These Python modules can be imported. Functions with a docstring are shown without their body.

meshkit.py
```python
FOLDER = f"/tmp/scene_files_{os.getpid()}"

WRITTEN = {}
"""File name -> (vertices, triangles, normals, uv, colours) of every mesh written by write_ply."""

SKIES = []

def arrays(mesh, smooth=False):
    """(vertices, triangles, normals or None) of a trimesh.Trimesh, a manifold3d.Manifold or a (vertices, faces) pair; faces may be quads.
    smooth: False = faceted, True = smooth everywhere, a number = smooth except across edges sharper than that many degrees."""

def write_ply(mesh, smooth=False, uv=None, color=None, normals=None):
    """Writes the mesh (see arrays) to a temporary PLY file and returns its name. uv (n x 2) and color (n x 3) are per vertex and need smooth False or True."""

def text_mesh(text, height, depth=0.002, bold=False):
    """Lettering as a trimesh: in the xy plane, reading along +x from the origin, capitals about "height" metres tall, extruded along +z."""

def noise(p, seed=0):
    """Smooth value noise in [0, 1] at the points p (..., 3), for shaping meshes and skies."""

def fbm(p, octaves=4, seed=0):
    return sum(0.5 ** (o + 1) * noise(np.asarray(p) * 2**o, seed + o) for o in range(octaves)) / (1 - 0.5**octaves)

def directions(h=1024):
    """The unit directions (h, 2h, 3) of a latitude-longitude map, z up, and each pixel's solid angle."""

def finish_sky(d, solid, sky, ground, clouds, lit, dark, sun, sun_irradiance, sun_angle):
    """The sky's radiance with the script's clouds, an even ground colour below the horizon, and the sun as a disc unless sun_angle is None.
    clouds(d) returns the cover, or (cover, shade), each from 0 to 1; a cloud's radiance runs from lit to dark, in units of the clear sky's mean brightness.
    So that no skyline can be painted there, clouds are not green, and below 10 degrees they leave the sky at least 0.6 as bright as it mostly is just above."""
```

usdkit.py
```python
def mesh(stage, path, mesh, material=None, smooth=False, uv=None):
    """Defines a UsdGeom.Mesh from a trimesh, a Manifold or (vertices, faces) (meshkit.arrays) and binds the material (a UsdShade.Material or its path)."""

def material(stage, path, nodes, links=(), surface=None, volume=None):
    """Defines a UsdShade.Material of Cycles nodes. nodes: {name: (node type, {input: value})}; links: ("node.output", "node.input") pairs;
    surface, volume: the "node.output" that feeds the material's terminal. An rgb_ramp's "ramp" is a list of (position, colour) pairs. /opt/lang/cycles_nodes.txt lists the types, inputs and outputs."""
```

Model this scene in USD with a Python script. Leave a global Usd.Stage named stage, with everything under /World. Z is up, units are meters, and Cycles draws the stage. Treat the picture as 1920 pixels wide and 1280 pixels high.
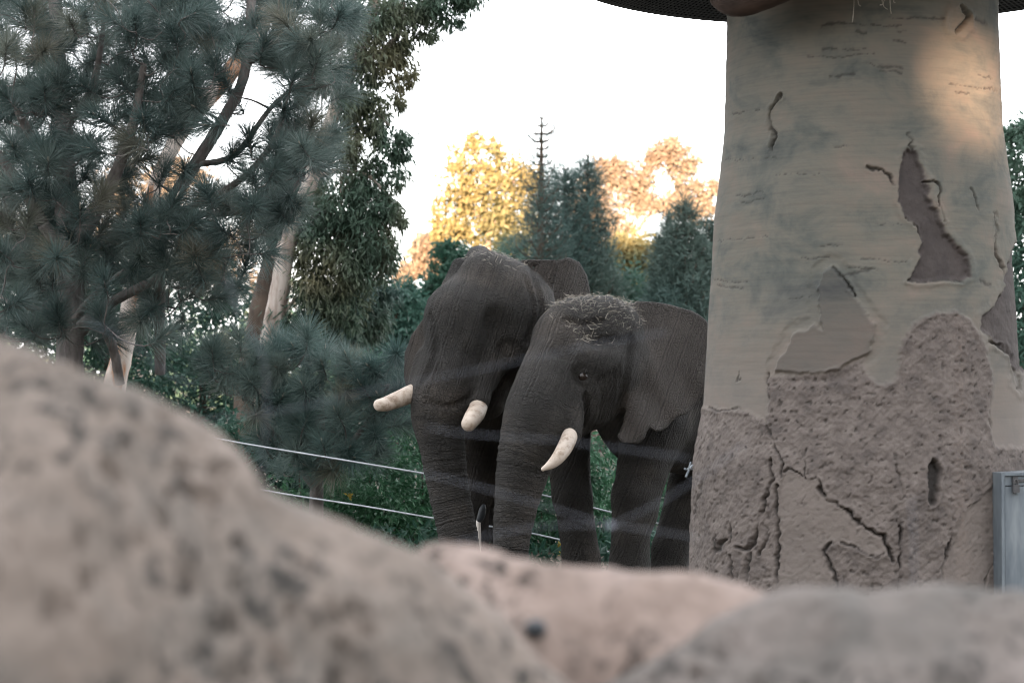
import math
import numpy as np
import trimesh
import usdkit
from meshkit import fbm, noise
from pxr import Usd, UsdGeom, UsdLux, UsdShade, Sdf, Gf, Vt

stage = Usd.Stage.CreateInMemory()
UsdGeom.SetStageUpAxis(stage, "Z")
UsdGeom.SetStageMetersPerUnit(stage, 1.0)
UsdGeom.Xform.Define(stage, "/World")
UsdGeom.Scope.Define(stage, "/World/Looks")

# ------------------------------------------------------------------ camera, sky, sun, exposure
EYE, TILT, FPX = 1.7, math.atan(67 / 3646), 3646.0
EXPOSURE = 3.05
SUN_ELEV, SUN_AZ = math.radians(8.0), math.atan2(-0.122, -0.9925)
SKY_STRENGTH, SUN_INTENSITY = 0.05, 1.25

cam = UsdGeom.Camera.Define(stage, "/World/camera")
cam.AddTranslateOp().Set(Gf.Vec3d(0, 0, EYE))
cam.AddRotateXOp().Set(90 + math.degrees(TILT))
cam.CreateHorizontalApertureAttr(36.0)
cam.CreateVerticalApertureAttr(24.0)
cam.CreateFocalLengthAttr(36.0 * FPX / 1920)
cam.CreateFStopAttr(2.5)
cam.CreateFocusDistanceAttr(14.6)
cam.CreateClippingRangeAttr(Gf.Vec2f(0.05, 2000))
cam.CreateExposureAttr(EXPOSURE)

sky = UsdLux.DomeLight.Define(stage, "/World/sky")
sky_mat = usdkit.material(stage, "/World/Looks/sky", {
    "s": ("sky_texture", {"sky_type": "single_scattering", "sun_disc": False, "sun_elevation": SUN_ELEV, "sun_rotation": SUN_AZ,
                          "altitude": 50.0, "air_density": 1.0, "aerosol_density": 1.6, "ozone_density": 1.0}),
    "tc": ("texture_coordinate", {}),
    "mp": ("mapping", {"scale": (1.0, 1.0, 2.6)}),
    "n": ("noise_texture", {"scale": 1.4, "detail": 5.0, "roughness": 0.55}),
    "r": ("rgb_ramp", {"ramp": [(0.25, (0.45, 0.45, 0.45)), (0.75, (0.9, 0.9, 0.9))]}),
    "m": ("mix_color", {"blend_type": "mix", "b": (10.0, 10.0, 10.3), "use_clamp": False}),
    "b": ("background_shader", {"strength": SKY_STRENGTH}),
}, [("tc.generated", "mp.vector"), ("mp.vector", "n.vector"), ("n.fac", "r.fac"), ("r.color", "m.fac"), ("s.color", "m.a"), ("m.result", "b.color")],
    surface="b.background")
UsdShade.MaterialBindingAPI.Apply(sky.GetPrim()).Bind(sky_mat)
sky.GetPrim().SetCustomDataByKey("kind", "structure")

sun = UsdLux.DistantLight.Define(stage, "/World/sun")
sun.CreateIntensityAttr(SUN_INTENSITY)
sun.CreateNormalizeAttr(True)
sun.CreateAngleAttr(0.5)
sun.CreateColorAttr(Gf.Vec3f(1.0, 0.63, 0.41))
sun.AddRotateZOp().Set(-math.degrees(SUN_AZ))
sun.AddRotateXOp().Set(-(90 - math.degrees(SUN_ELEV)))

# ------------------------------------------------------------------ helpers
CA, SA = math.cos(TILT), math.sin(TILT)


def P(px, py, Y):
    """The point of the place that the photograph (1920 wide) shows at px, py and that lies Y metres in front of the camera."""
    px, py, Y = np.broadcast_arrays(np.asarray(px, float), np.asarray(py, float), np.asarray(Y, float))
    dx, up = (px - 960) / FPX, -(py - 640) / FPX
    wy, wz = CA - up * SA, SA + up * CA
    return np.stack([dx * Y / wy, Y, EYE + wz * Y / wy], -1)


def proj(p):
    p = np.asarray(p, float)
    dy, dz = p[..., 1], p[..., 2] - EYE
    fwd = np.maximum(dy * CA + dz * SA, 1e-3)
    return 960 + FPX * p[..., 0] / fwd, 640 - FPX * (-dy * SA + dz * CA) / fwd


USED = {}


def free(path):
    """path, or path_001 and so on when it is taken."""
    n = USED.get(path, -1) + 1
    USED[path] = n
    return path if n == 0 else f"{path}_{n:03d}"


def tag(prim, label=None, cat=None, group=None, kind=None):
    prim = prim.GetPrim() if hasattr(prim, "GetPrim") else prim
    for k, v in (("label", label), ("category", cat), ("group", group), ("kind", kind)):
        if v:
            prim.SetCustomDataByKey(k, v)
    return prim


def thing(name, label, cat, loc=(0, 0, 0), group=None):
    path = free("/World/" + name)
    x = UsdGeom.Xform.Define(stage, path)
    x.AddTranslateOp().Set(Gf.Vec3d(*map(float, loc)))
    tag(x, label, cat, group)
    return x


def add(name, mesh, material, parent=None, smooth=False, primvars=None, **tags):
    """One Mesh under parent (an Xform or Mesh prim) or under /World. Points are given in world space and kept relative to the parent's base."""
    base = str(parent.GetPath()) if parent is not None else "/World"
    path = free(f"{base}/{name}")
    if parent is not None:
        m = UsdGeom.XformCache().GetLocalToWorldTransform(parent.GetPrim())
        off = np.array(m.ExtractTranslation())
        if isinstance(mesh, tuple):
            mesh = (np.asarray(mesh[0]) - off, mesh[1])
        else:
            mesh = (np.asarray(mesh.vertices) - off, np.asarray(mesh.faces))
    g = usdkit.mesh(stage, path, mesh, MATS[material] if isinstance(material, str) else material, smooth)
    for k, v in (primvars or {}).items():
        v = np.asarray(v, np.float32)
        pv = UsdGeom.PrimvarsAPI(g)
        if v.ndim == 1:
            pv.CreatePrimvar(k, Sdf.ValueTypeNames.FloatArray, "vertex").Set(Vt.FloatArray.FromNumpy(v))
        else:
            pv.CreatePrimvar(k, Sdf.ValueTypeNames.Color3fArray, "vertex").Set(Vt.Vec3fArray.FromNumpy(v))
    tag(g, **tags)
    return g


def join(parts):
    vs, fs, n = [], [], 0
    for p in parts:
        v, f = (p if isinstance(p, tuple) else (np.asarray(p.vertices), np.asarray(p.faces)))
        f = np.asarray(f)
        if f.shape[1] == 4:
            f = np.vstack([f[:, [0, 1, 2]], f[:, [0, 2, 3]]])
        vs.append(v)
        fs.append(f + n)
        n += len(v)
    return np.vstack(vs), np.vstack(fs)


def spline(pts, n):
    """Catmull-Rom through pts (any columns), n samples."""
    p = np.asarray(pts, float)
    if len(p) == 2:
        return p[0] + (p[1] - p[0]) * np.linspace(0, 1, n)[:, None]
    q = np.vstack([2 * p[0] - p[1], p, 2 * p[-1] - p[-2]])
    t = np.linspace(0, len(p) - 1, n)
    i = np.minimum(t.astype(int), len(p) - 2)
    u = (t - i)[:, None]
    a, b, c, d = q[i], q[i + 1], q[i + 2], q[i + 3]
    return 0.5 * (2 * b + (c - a) * u + (2 * a - 5 * b + 4 * c - d) * u**2 + (3 * b - a - 3 * c + d) * u**3)


def tube(pts, radii, sides=8, n=None, cap=True, rough=0.0, seed=0):
    """A swept tube through pts with one radius per point."""
    p = np.asarray(pts, float)
    r = np.broadcast_to(np.asarray(radii, float), (len(p),))
    q = spline(np.column_stack([p, r]), n or max(2, 4 * (len(p) - 1) + 1))
    p, r = q[:, :3], np.maximum(q[:, 3], 1e-4)
    t = np.gradient(p, axis=0)
    t /= np.linalg.norm(t, axis=1, keepdims=True) + 1e-12
    ref = np.array([0, 0, 1.0]) if abs(t[:, 2]).mean() < 0.8 else np.array([1.0, 0, 0])
    a = np.cross(t, ref)
    a /= np.linalg.norm(a, axis=1, keepdims=True) + 1e-12
    b = np.cross(t, a)
    ang = np.arange(sides) * 2 * np.pi / sides
    ring = np.cos(ang)[None, :, None] * a[:, None] + np.sin(ang)[None, :, None] * b[:, None]
    rr = r[:, None] * np.ones(sides)
    if rough:
        rr = rr * (1 + rough * (fbm((p[:, None] + ring * r[:, None, None]) / max(r.mean(), 1e-3) * 0.9, 3, seed) - 0.5) * 2)
    v = (p[:, None] + rr[..., None] * ring).reshape(-1, 3)
    m = len(p)
    i, j = np.meshgrid(np.arange(m - 1), np.arange(sides), indexing="ij")
    k = (j + 1) % sides
    f = np.stack([i * sides + j, (i + 1) * sides + j, (i + 1) * sides + k, i * sides + k], -1).reshape(-1, 4)
    f = np.vstack([f[:, [0, 1, 2]], f[:, [0, 2, 3]]])
    if cap:
        v = np.vstack([v, p[:1], p[-1:]])
        s = np.arange(sides)
        e = (s + 1) % sides
        o = (m - 1) * sides
        f = np.vstack([f, np.stack([s, e, np.full(sides, m * sides)], 1), np.stack([o + e, o + s, np.full(sides, m * sides + 1)], 1)])
    return v, f


def grid_faces(nu, nv):
    i, j = np.meshgrid(np.arange(nu - 1), np.arange(nv - 1), indexing="ij")
    a = i * nv + j
    return np.stack([a, a + nv, a + nv + 1, a + 1], -1).reshape(-1, 4)


def unit(v):
    return v / (np.linalg.norm(v, axis=-1, keepdims=True) + 1e-12)


def frame_of(d):
    """Two unit vectors across each of the directions d."""
    ref = np.where(np.abs(d[:, 2:]) < 0.9, [0, 0, 1.0], [1.0, 0, 0])
    a = unit(np.cross(d, ref))
    return a, np.cross(d, a)


def leaves(pos, axis, length, width, rng, fold=0.25):
    """One folded leaf (two triangles) at each of pos, pointing along axis."""
    n = len(pos)
    length, width = np.broadcast_to(length, (n,)), np.broadcast_to(width, (n,))
    d = unit(axis)
    a, b = frame_of(d)
    th = rng.uniform(0, 2 * np.pi, n)[:, None]
    s, up = np.cos(th) * a + np.sin(th) * b, -np.sin(th) * a + np.cos(th) * b
    mid = pos + d * (length * 0.45)[:, None] + up * (width * fold)[:, None]
    v = np.stack([pos, mid + s * (width / 2)[:, None], pos + d * length[:, None], mid - s * (width / 2)[:, None]], 1).reshape(-1, 3)
    k = np.arange(n)[:, None] * 4
    return v, np.vstack([k + [0, 1, 2], k + [0, 2, 3]])


def polysd(px, py, poly):
    """Signed distance to a polygon in the plane, negative inside."""
    q = np.asarray(poly, float)
    d2 = np.full(px.shape, 1e18)
    inside = np.zeros(px.shape, bool)
    for (x0, y0), (x1, y1) in zip(q, np.roll(q, -1, 0)):
        ex, ey = x1 - x0, y1 - y0
        t = np.clip(((px - x0) * ex + (py - y0) * ey) / (ex * ex + ey * ey + 1e-12), 0, 1)
        d2 = np.minimum(d2, (px - x0 - t * ex) ** 2 + (py - y0 - t * ey) ** 2)
        if y0 != y1:
            inside ^= ((y0 > py) != (y1 > py)) & (px < (x1 - x0) * (py - y0) / (y1 - y0) + x0)
    return np.where(inside, -1, 1) * np.sqrt(d2)


def linesd(px, py, line):
    q = np.asarray(line, float)
    d2 = np.full(px.shape, 1e18)
    for (x0, y0), (x1, y1) in zip(q[:-1], q[1:]):
        ex, ey = x1 - x0, y1 - y0
        t = np.clip(((px - x0) * ex + (py - y0) * ey) / (ex * ex + ey * ey + 1e-12), 0, 1)
        d2 = np.minimum(d2, (px - x0 - t * ex) ** 2 + (py - y0 - t * ey) ** 2)
    return np.sqrt(d2)


def sstep(a, b, x):
    t = np.clip((x - a) / (b - a), 0, 1)
    return t * t * (3 - 2 * t)


MATS = {}


def mat(name, nodes, links, surface="p.BSDF", volume=None):
    MATS[name] = usdkit.material(stage, "/World/Looks/" + name, nodes, links, surface=surface, volume=volume)
    return MATS[name]


def leaf_mat(name, c1, c2, c3, trans=0.35, rough=0.55, patch=0.6):
    """Foliage: a colour per leaf between c1 and c2, drifting to c3 in patches, part of the light passing through."""
    mat(name, {
        "g": ("geometry", {}),
        "r": ("rgb_ramp", {"ramp": [(0.0, c1), (1.0, c2)]}),
        "n": ("noise_texture", {"scale": patch, "detail": 2.0}),
        "nr": ("map_range", {"from_min": 0.45, "from_max": 0.7, "to_min": 0.0, "to_max": 0.8, "clamp": True}),
        "m": ("mix_color", {"b": c3}),
        "p": ("principled_bsdf", {"roughness": rough, "specular_ior_level": 0.35}),
        "t": ("translucent_bsdf", {}),
        "x": ("mix_closure", {"fac": trans}),
    }, [("g.random_per_island", "r.fac"), ("g.position", "n.vector"), ("n.fac", "nr.value"), ("nr.result", "m.fac"), ("r.color", "m.a"),
        ("m.result", "p.base_color"), ("m.result", "t.color"), ("p.BSDF", "x.closure1"), ("t.BSDF", "x.closure2")], surface="x.closure")


def noise_mat(name, stops, scale=3.0, detail=6.0, rough=0.85, bump=0.3, bscale=30.0, bdist=0.01, stretch=(1, 1, 1), spec=0.3):
    mat(name, {
        "g": ("geometry", {}),
        "mp": ("mapping", {"scale": stretch}),
        "n": ("noise_texture", {"scale": scale, "detail": detail, "roughness": 0.6}),
        "r": ("rgb_ramp", {"ramp": stops}),
        "n2": ("noise_texture", {"scale": bscale, "detail": 6.0, "roughness": 0.65}),
        "b": ("bump", {"strength": bump, "distance": bdist}),
        "p": ("principled_bsdf", {"roughness": rough, "specular_ior_level": spec}),
    }, [("g.position", "mp.vector"), ("mp.vector", "n.vector"), ("mp.vector", "n2.vector"), ("n.fac", "r.fac"), ("r.color", "p.base_color"), ("n2.fac", "b.height"), ("b.normal", "p.normal")])
# ------------------------------------------------------------------ materials of the setting
noise_mat("soil", [(0.3, (0.055, 0.048, 0.036)), (0.55, (0.09, 0.076, 0.058)), (0.8, (0.13, 0.11, 0.085))], scale=1.6, bump=0.5, bscale=14, bdist=0.03)
noise_mat("dry_grass", [(0.3, (0.06, 0.065, 0.03)), (0.7, (0.13, 0.11, 0.055))], scale=0.6, bump=0.6, bscale=6, bdist=0.1)


def rock_mat(name, light, mid, dark, warm):
    mat(name, {
        "g": ("geometry", {}),
        "mp": ("mapping", {"scale": (1.15, 1.0, 0.6), "rotation": (0.0, 0.6, 0.0)}),
        "n1": ("noise_texture", {"scale": 5.0, "detail": 5.0, "roughness": 0.6}),
        "r1": ("rgb_ramp", {"ramp": [(0.36, mid), (0.52, light), (0.66, warm)]}),
        "n2": ("noise_texture", {"scale": 34.0, "detail": 5.0, "roughness": 0.62, "distortion": 0.5}),
        "r2": ("rgb_ramp", {"ramp": [(0.49, (0, 0, 0)), (0.60, (0.9, 0.9, 0.9))]}),  # dark spots: mottling, plus the shade of deep pits put into the colour
        "n3": ("noise_texture", {"scale": 4.2, "detail": 3.0}),
        "r3": ("rgb_ramp", {"ramp": [(0.40, (0.15, 0.15, 0.15)), (0.58, (1, 1, 1))]}),
        "mk": ("math", {"math_type": "multiply"}),
        "m": ("mix_color", {"b": dark}),
        "n4": ("noise_texture", {"scale": 60.0, "detail": 5.0, "roughness": 0.7}),
        "b": ("bump", {"strength": 0.6, "distance": 0.006}),
        "p": ("principled_bsdf", {"roughness": 0.9, "specular_ior_level": 0.25}),
    }, [("g.position", "mp.vector"), ("mp.vector", "n1.vector"), ("mp.vector", "n2.vector"), ("g.position", "n3.vector"), ("g.position", "n4.vector"),
        ("n1.fac", "r1.fac"), ("n2.fac", "r2.fac"), ("n3.fac", "r3.fac"), ("r2.color", "mk.value1"), ("r3.color", "mk.value2"), ("mk.value", "m.fac"),
        ("r1.color", "m.a"), ("m.result", "p.base_color"), ("n4.fac", "b.height"), ("b.normal", "p.normal")])


rock_mat("rock_tan", (0.158, 0.131, 0.112), (0.122, 0.107, 0.094), (0.020, 0.021, 0.020), (0.188, 0.157, 0.136))
rock_mat("rock_pink", (0.206, 0.160, 0.137), (0.163, 0.125, 0.106), (0.026, 0.022, 0.019), (0.241, 0.191, 0.168))
rock_mat("rock_grey", (0.131, 0.115, 0.105), (0.096, 0.089, 0.082), (0.024, 0.024, 0.023), (0.157, 0.136, 0.125))
noise_mat("black_plastic", [(0.3, (0.012, 0.016, 0.02)), (0.7, (0.03, 0.035, 0.04))], rough=0.5, bump=0.1)

# ------------------------------------------------------------------ ground and an added unseen hill behind the viewpoint, blocking the low sun
gx = np.unique(np.concatenate([np.linspace(-400, -40, 25), np.linspace(-40, 60, 101), np.linspace(60, 400, 25)]))
gy = np.unique(np.concatenate([np.linspace(-160, -30, 40), np.linspace(-30, 90, 121), np.linspace(90, 900, 30)]))
X, Y = np.meshgrid(gx, gy, indexing="ij")
Z = 0.10 * (fbm(np.stack([X * 0.35, Y * 0.35, X * 0], -1), 4, 3) - 0.5)
Z = Z + 20.5 * np.exp(-(((Y + 55) / 15.0) ** 2)) * (1 + 0.12 * (fbm(np.stack([X * 0.06, Y * 0.02, X * 0], -1), 3, 8) - 0.5))
Z = Z - 12.0 * np.exp(-(((X + 5.34) / 9.0) ** 4)) * np.exp(-(((Y + 55) / 16.0) ** 2))
Z = np.where(Y > 100, Z + (Y - 100) * 0.004, Z)
add("ground", (np.stack([X, Y, Z], -1).reshape(-1, 3), grid_faces(len(gx), len(gy))), "soil", smooth=True, kind="structure")


# ------------------------------------------------------------------ added unseen blocker on the hill, its slot shaping the sun patch
noise_mat("blocker_tan", [(0.3, (0.24, 0.20, 0.17)), (0.7, (0.32, 0.27, 0.23))], scale=0.8, bump=0.2, bscale=12)
noise_mat("blocker_brown", [(0.3, (0.10, 0.06, 0.05)), (0.7, (0.15, 0.09, 0.07))], scale=1.5, bump=0.3, bscale=8)
from shapely.geometry import Polygon
sx_, sy_ = math.sin(SUN_AZ), math.cos(SUN_AZ)
BLOCKER_X, GAP, OPEN_LO, OPEN_HI = -5.34, 0.46, 12.56, 12.98


def blocker_block(x0, x1, z0, z1, y0=-58.0, y1=-52.0):
    k = sx_ / sy_
    q = [(x0 + k * (y0 + 55), y0), (x1 + k * (y0 + 55), y0), (x1 + k * (y1 + 55), y1), (x0 + k * (y1 + 55), y1)]
    m = trimesh.creation.extrude_polygon(Polygon(q), z1 - z0, engine="earcut")
    m.apply_translation([0, 0, z0])
    return m


lodge = thing("lodge", "added unseen blocker behind the viewpoint, its slot shaping the sun patch", "blocker", (BLOCKER_X, -55, 8))
for x0, x1 in ((BLOCKER_X - 15, BLOCKER_X - GAP / 2), (BLOCKER_X + GAP / 2, BLOCKER_X + 15)):
    add("wall", blocker_block(x0, x1, 5.0, 20.5), "blocker_tan", lodge)
add("passage_floor", blocker_block(BLOCKER_X - GAP / 2 + 0.003, BLOCKER_X + GAP / 2 - 0.003, 5.0, OPEN_LO, -55.3, -54.7), "blocker_tan", lodge)
add("passage_lintel", blocker_block(BLOCKER_X - GAP / 2 + 0.003, BLOCKER_X + GAP / 2 - 0.003, OPEN_HI, 20.4, -55.3, -54.7), "blocker_tan", lodge)
add("roof", blocker_block(BLOCKER_X - 15.5, BLOCKER_X + 15.5, 20.5, 21.0, -58.5, -51.5), "blocker_brown", lodge)


# ------------------------------------------------------------------ rockwork in front of the viewpoint
def boulder(name, sil, Yr, material, seed, label, depth=1.0, nu=300):
    s = spline(np.array(sil, float), 200)
    o = np.argsort(s[:, 0])
    pxs = np.linspace(s[0, 0], s[-1, 0], nu)
    pys = np.interp(pxs, s[o, 0], s[o, 1])
    top = P(pxs, pys, Yr)
    prof = spline(np.array([(-0.62, -2.2), (-0.60, -1.3), (-0.50, -0.72), (-0.36, -0.36), (-0.2, -0.14), (-0.08, -0.035), (0, 0), (0.10, -0.03), (0.26, -0.16), (0.42, -0.5), (0.5, -1.2), (0.52, -2.2)]), 190)
    bend = 0.10 * (fbm(np.stack([pxs * 0.004, pxs * 0, pxs * 0 + seed], -1), 3, seed) - 0.5) * 2
    v = np.empty((nu, len(prof), 3))
    v[..., 0] = top[:, None, 0]
    v[..., 1] = top[:, None, 1] + bend[:, None] + prof[None, :, 0] * depth
    v[..., 2] = top[:, None, 2] + prof[None, :, 1] * depth
    du, dv = np.gradient(v, axis=0), np.gradient(v, axis=1)
    n = unit(np.cross(dv, du))
    n *= np.where(n[..., 2:] < 0, -1, 1)
    big, mid, fine = fbm(v * 3.2, 3, seed), fbm(v * 10.0 * np.array([1, 1, 0.8]), 4, seed + 5), fbm(v * 34.0, 3, seed + 9)
    pits = sstep(0.56, 0.72, fbm(v * 31.0, 3, seed + 20))
    fade = 1 - 0.75 * np.exp(-((np.arange(len(prof)) - np.argmax(prof[:, 1])) / 22.0) ** 2)[None, :]
    disp = 0.085 * (big - 0.5) * fade + 0.032 * (mid - 0.5) * (0.35 + 0.65 * fade) + 0.012 * (fine - 0.5) - 0.021 * pits * sstep(0.42, 0.6, fbm(v * 4.5, 2, seed + 40)) * (0.3 + 0.7 * fade)
    v = v + n * disp[..., None]
    v[..., 2] = np.maximum(v[..., 2], -0.25)
    b = add(name, (v.reshape(-1, 3), grid_faces(nu, len(prof))[:, ::-1]), material, smooth=True, label=label, cat="rock")
    return v.reshape(-1, 3)


boulder("boulder", [(-420, 560), (-250, 590), (-80, 615), (0, 634), (60, 646), (130, 672), (200, 704), (270, 734), (330, 765), (380, 795), (420, 822), (455, 852), (485, 888), (502, 912), (545, 938),
                    (620, 966), (700, 1000), (760, 1022), (805, 1044), (850, 1085), (920, 1150), (1010, 1235), (1120, 1340)], 2.75, "rock_tan", 11,
        "large tan boulder sloping down from the left edge, blurred in the foreground")
mid_rock = boulder("boulder", [(640, 1150), (720, 1085), (770, 1045), (795, 1024), (830, 1016), (900, 1024), (1000, 1043), (1100, 1060), (1200, 1061), (1260, 1068), (1350, 1085), (1420, 1104), (1480, 1132), (1580, 1190), (1720, 1280)],
        3.15, "rock_pink", 23, "pinkish rock with a dark knob, between the tan and the grey boulder")
boulder("boulder", [(1060, 1330), (1200, 1252), (1300, 1190), (1380, 1150), (1440, 1126), (1500, 1113), (1570, 1108), (1640, 1119), (1690, 1112), (1760, 1104), (1850, 1112), (1920, 1116), (2050, 1108), (2300, 1120), (2500, 1150)],
        2.85, "rock_grey", 37, "grey boulder at lower right in front of the artificial tree")
kx_, ky_ = proj(mid_rock)
near_k = mid_rock[np.hypot(kx_ - 1004, ky_ - 1178) < 14]
k = trimesh.creation.icosphere(2, 0.018)
k.vertices = k.vertices * [1.0, 1.0, 0.8] * (1 + 0.15 * (fbm(k.vertices * 60, 2, 1)[:, None] - 0.5))
k.apply_translation(P(1004, 1178, near_k[:, 1].min() - 0.008))
add("drain_knob", k, "black_plastic", smooth=True, label="small dark rounded knob set in the pinkish foreground rock", cat="knob")
# ------------------------------------------------------------------ the artificial baobab tree
mat("bark", {
    "g": ("geometry", {}),
    "a": ("attribute", {"attribute": "bark"}),
    "s": ("separate_color", {"color_type": "rgb"}),
    # smooth painted plaster, greenish grey with faint horizontal streaks, turning pink further down
    "mp": ("mapping", {"scale": (1.1, 1.1, 1.7)}),
    "n1": ("noise_texture", {"scale": 2.0, "detail": 7.0, "roughness": 0.66, "distortion": 0.4}),
    "r1": ("rgb_ramp", {"ramp": [(0.28, (0.057, 0.064, 0.064)), (0.40, (0.096, 0.101, 0.091)), (0.50, (0.130, 0.125, 0.107)), (0.60, (0.148, 0.132, 0.111)), (0.72, (0.181, 0.146, 0.123))]}),
    "xyz": ("separate_xyz", {}),
    "zr": ("map_range", {"from_min": 2.3, "from_max": 1.2, "to_min": 0.0, "to_max": 0.85, "clamp": True}),
    "low": ("mix_color", {"b": (0.162, 0.138, 0.125)}),
    "mp3": ("mapping", {"scale": (2.0, 2.0, 46.0)}),
    "n3": ("noise_texture", {"scale": 1.5, "detail": 5.0, "roughness": 0.7}),
    "r3": ("rgb_ramp", {"ramp": [(0.3, (0.55, 0.56, 0.60)), (0.55, (1, 1, 1))]}),
    "streak": ("mix_color", {"blend_type": "multiply", "fac": 0.7}),
    "sf": ("math", {"math_type": "multiply_add", "value2": -0.30, "value3": 0.34}),
    # rough bark
    "n2": ("noise_texture", {"scale": 9.0, "detail": 6.0, "roughness": 0.65}),
    "r2": ("rgb_ramp", {"ramp": [(0.3, (0.076, 0.066, 0.062)), (0.5, (0.118, 0.101, 0.092)), (0.7, (0.155, 0.134, 0.123))]}),
    "m1": ("mix_color", {}),
    "m2": ("mix_color", {"b": (0.034, 0.030, 0.031)}),
    "m3": ("mix_color", {"b": (0.028, 0.027, 0.026)}),
    "nb": ("noise_texture", {"scale": 55.0, "detail": 5.0, "roughness": 0.7}),
    "mb": ("math", {"math_type": "multiply_add", "value2": 0.75, "value3": 0.25}),
    "hb": ("math", {"math_type": "multiply"}),
    "b": ("bump", {"strength": 0.55, "distance": 0.012}),
    "p": ("principled_bsdf", {"roughness": 0.88, "specular_ior_level": 0.25}),
}, [("a.color", "s.color"), ("g.position", "mp.vector"), ("mp.vector", "n1.vector"), ("n1.fac", "r1.fac"), ("g.position", "xyz.vector"), ("xyz.z", "zr.value"), ("zr.result", "low.fac"),
    ("r1.color", "low.a"), ("g.position", "mp3.vector"), ("mp3.vector", "n3.vector"), ("n3.fac", "r3.fac"), ("low.result", "streak.a"), ("r3.color", "streak.b"),
    ("g.position", "n2.vector"), ("n2.fac", "r2.fac"), ("s.r", "m1.fac"), ("zr.result", "sf.value1"), ("sf.value", "streak.fac"), ("streak.result", "m1.a"), ("r2.color", "m1.b"), ("s.g", "m2.fac"), ("m1.result", "m2.a"),
    ("s.b", "m3.fac"), ("m2.result", "m3.a"), ("m3.result", "p.base_color"), ("g.position", "nb.vector"), ("s.r", "mb.value1"), ("nb.fac", "hb.value1"), ("mb.value", "hb.value2"),
    ("hb.value", "b.height"), ("b.normal", "p.normal")])
noise_mat("canopy_metal", [(0.3, (0.037, 0.044, 0.051)), (0.7, (0.076, 0.085, 0.093))], scale=4, rough=0.6, bump=0.1)
noise_mat("brown_log", [(0.3, (0.022, 0.015, 0.012)), (0.55, (0.045, 0.029, 0.023)), (0.8, (0.075, 0.048, 0.037))], scale=9, rough=0.85, bump=0.6, bscale=20, stretch=(0.5, 0.5, 2))
noise_mat("galvanised", [(0.3, (0.085, 0.105, 0.125)), (0.5, (0.13, 0.155, 0.175)), (0.7, (0.20, 0.225, 0.24))], scale=6.0, rough=0.42, bump=0.06, bscale=60, bdist=0.003, stretch=(2.5, 2.5, 0.5), spec=0.6)
noise_mat("dark_steel", [(0.3, (0.03, 0.03, 0.032)), (0.7, (0.08, 0.08, 0.085))], scale=12, rough=0.4, bump=0.1, spec=0.6)
noise_mat("straw", [(0.3, (0.24, 0.22, 0.18)), (0.7, (0.44, 0.41, 0.36))], scale=30, rough=0.7, bump=0.0)

AX, AY = 2.165, 12.0
LV = np.array([(-400, 0.86), (-60, 0.835), (50, 0.825), (150, 0.83), (250, 0.845), (300, 0.865), (400, 0.905), (500, 0.925), (600, 0.945), (700, 0.965), (780, 0.99), (860, 1.035), (950, 1.05), (1050, 1.06), (1300, 1.09)])


def col_radius(z):
    zz = P(np.full(len(LV), 1620.0), LV[:, 0], AY)[:, 2]
    return np.interp(z, zz[::-1], LV[::-1, 1])


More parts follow.
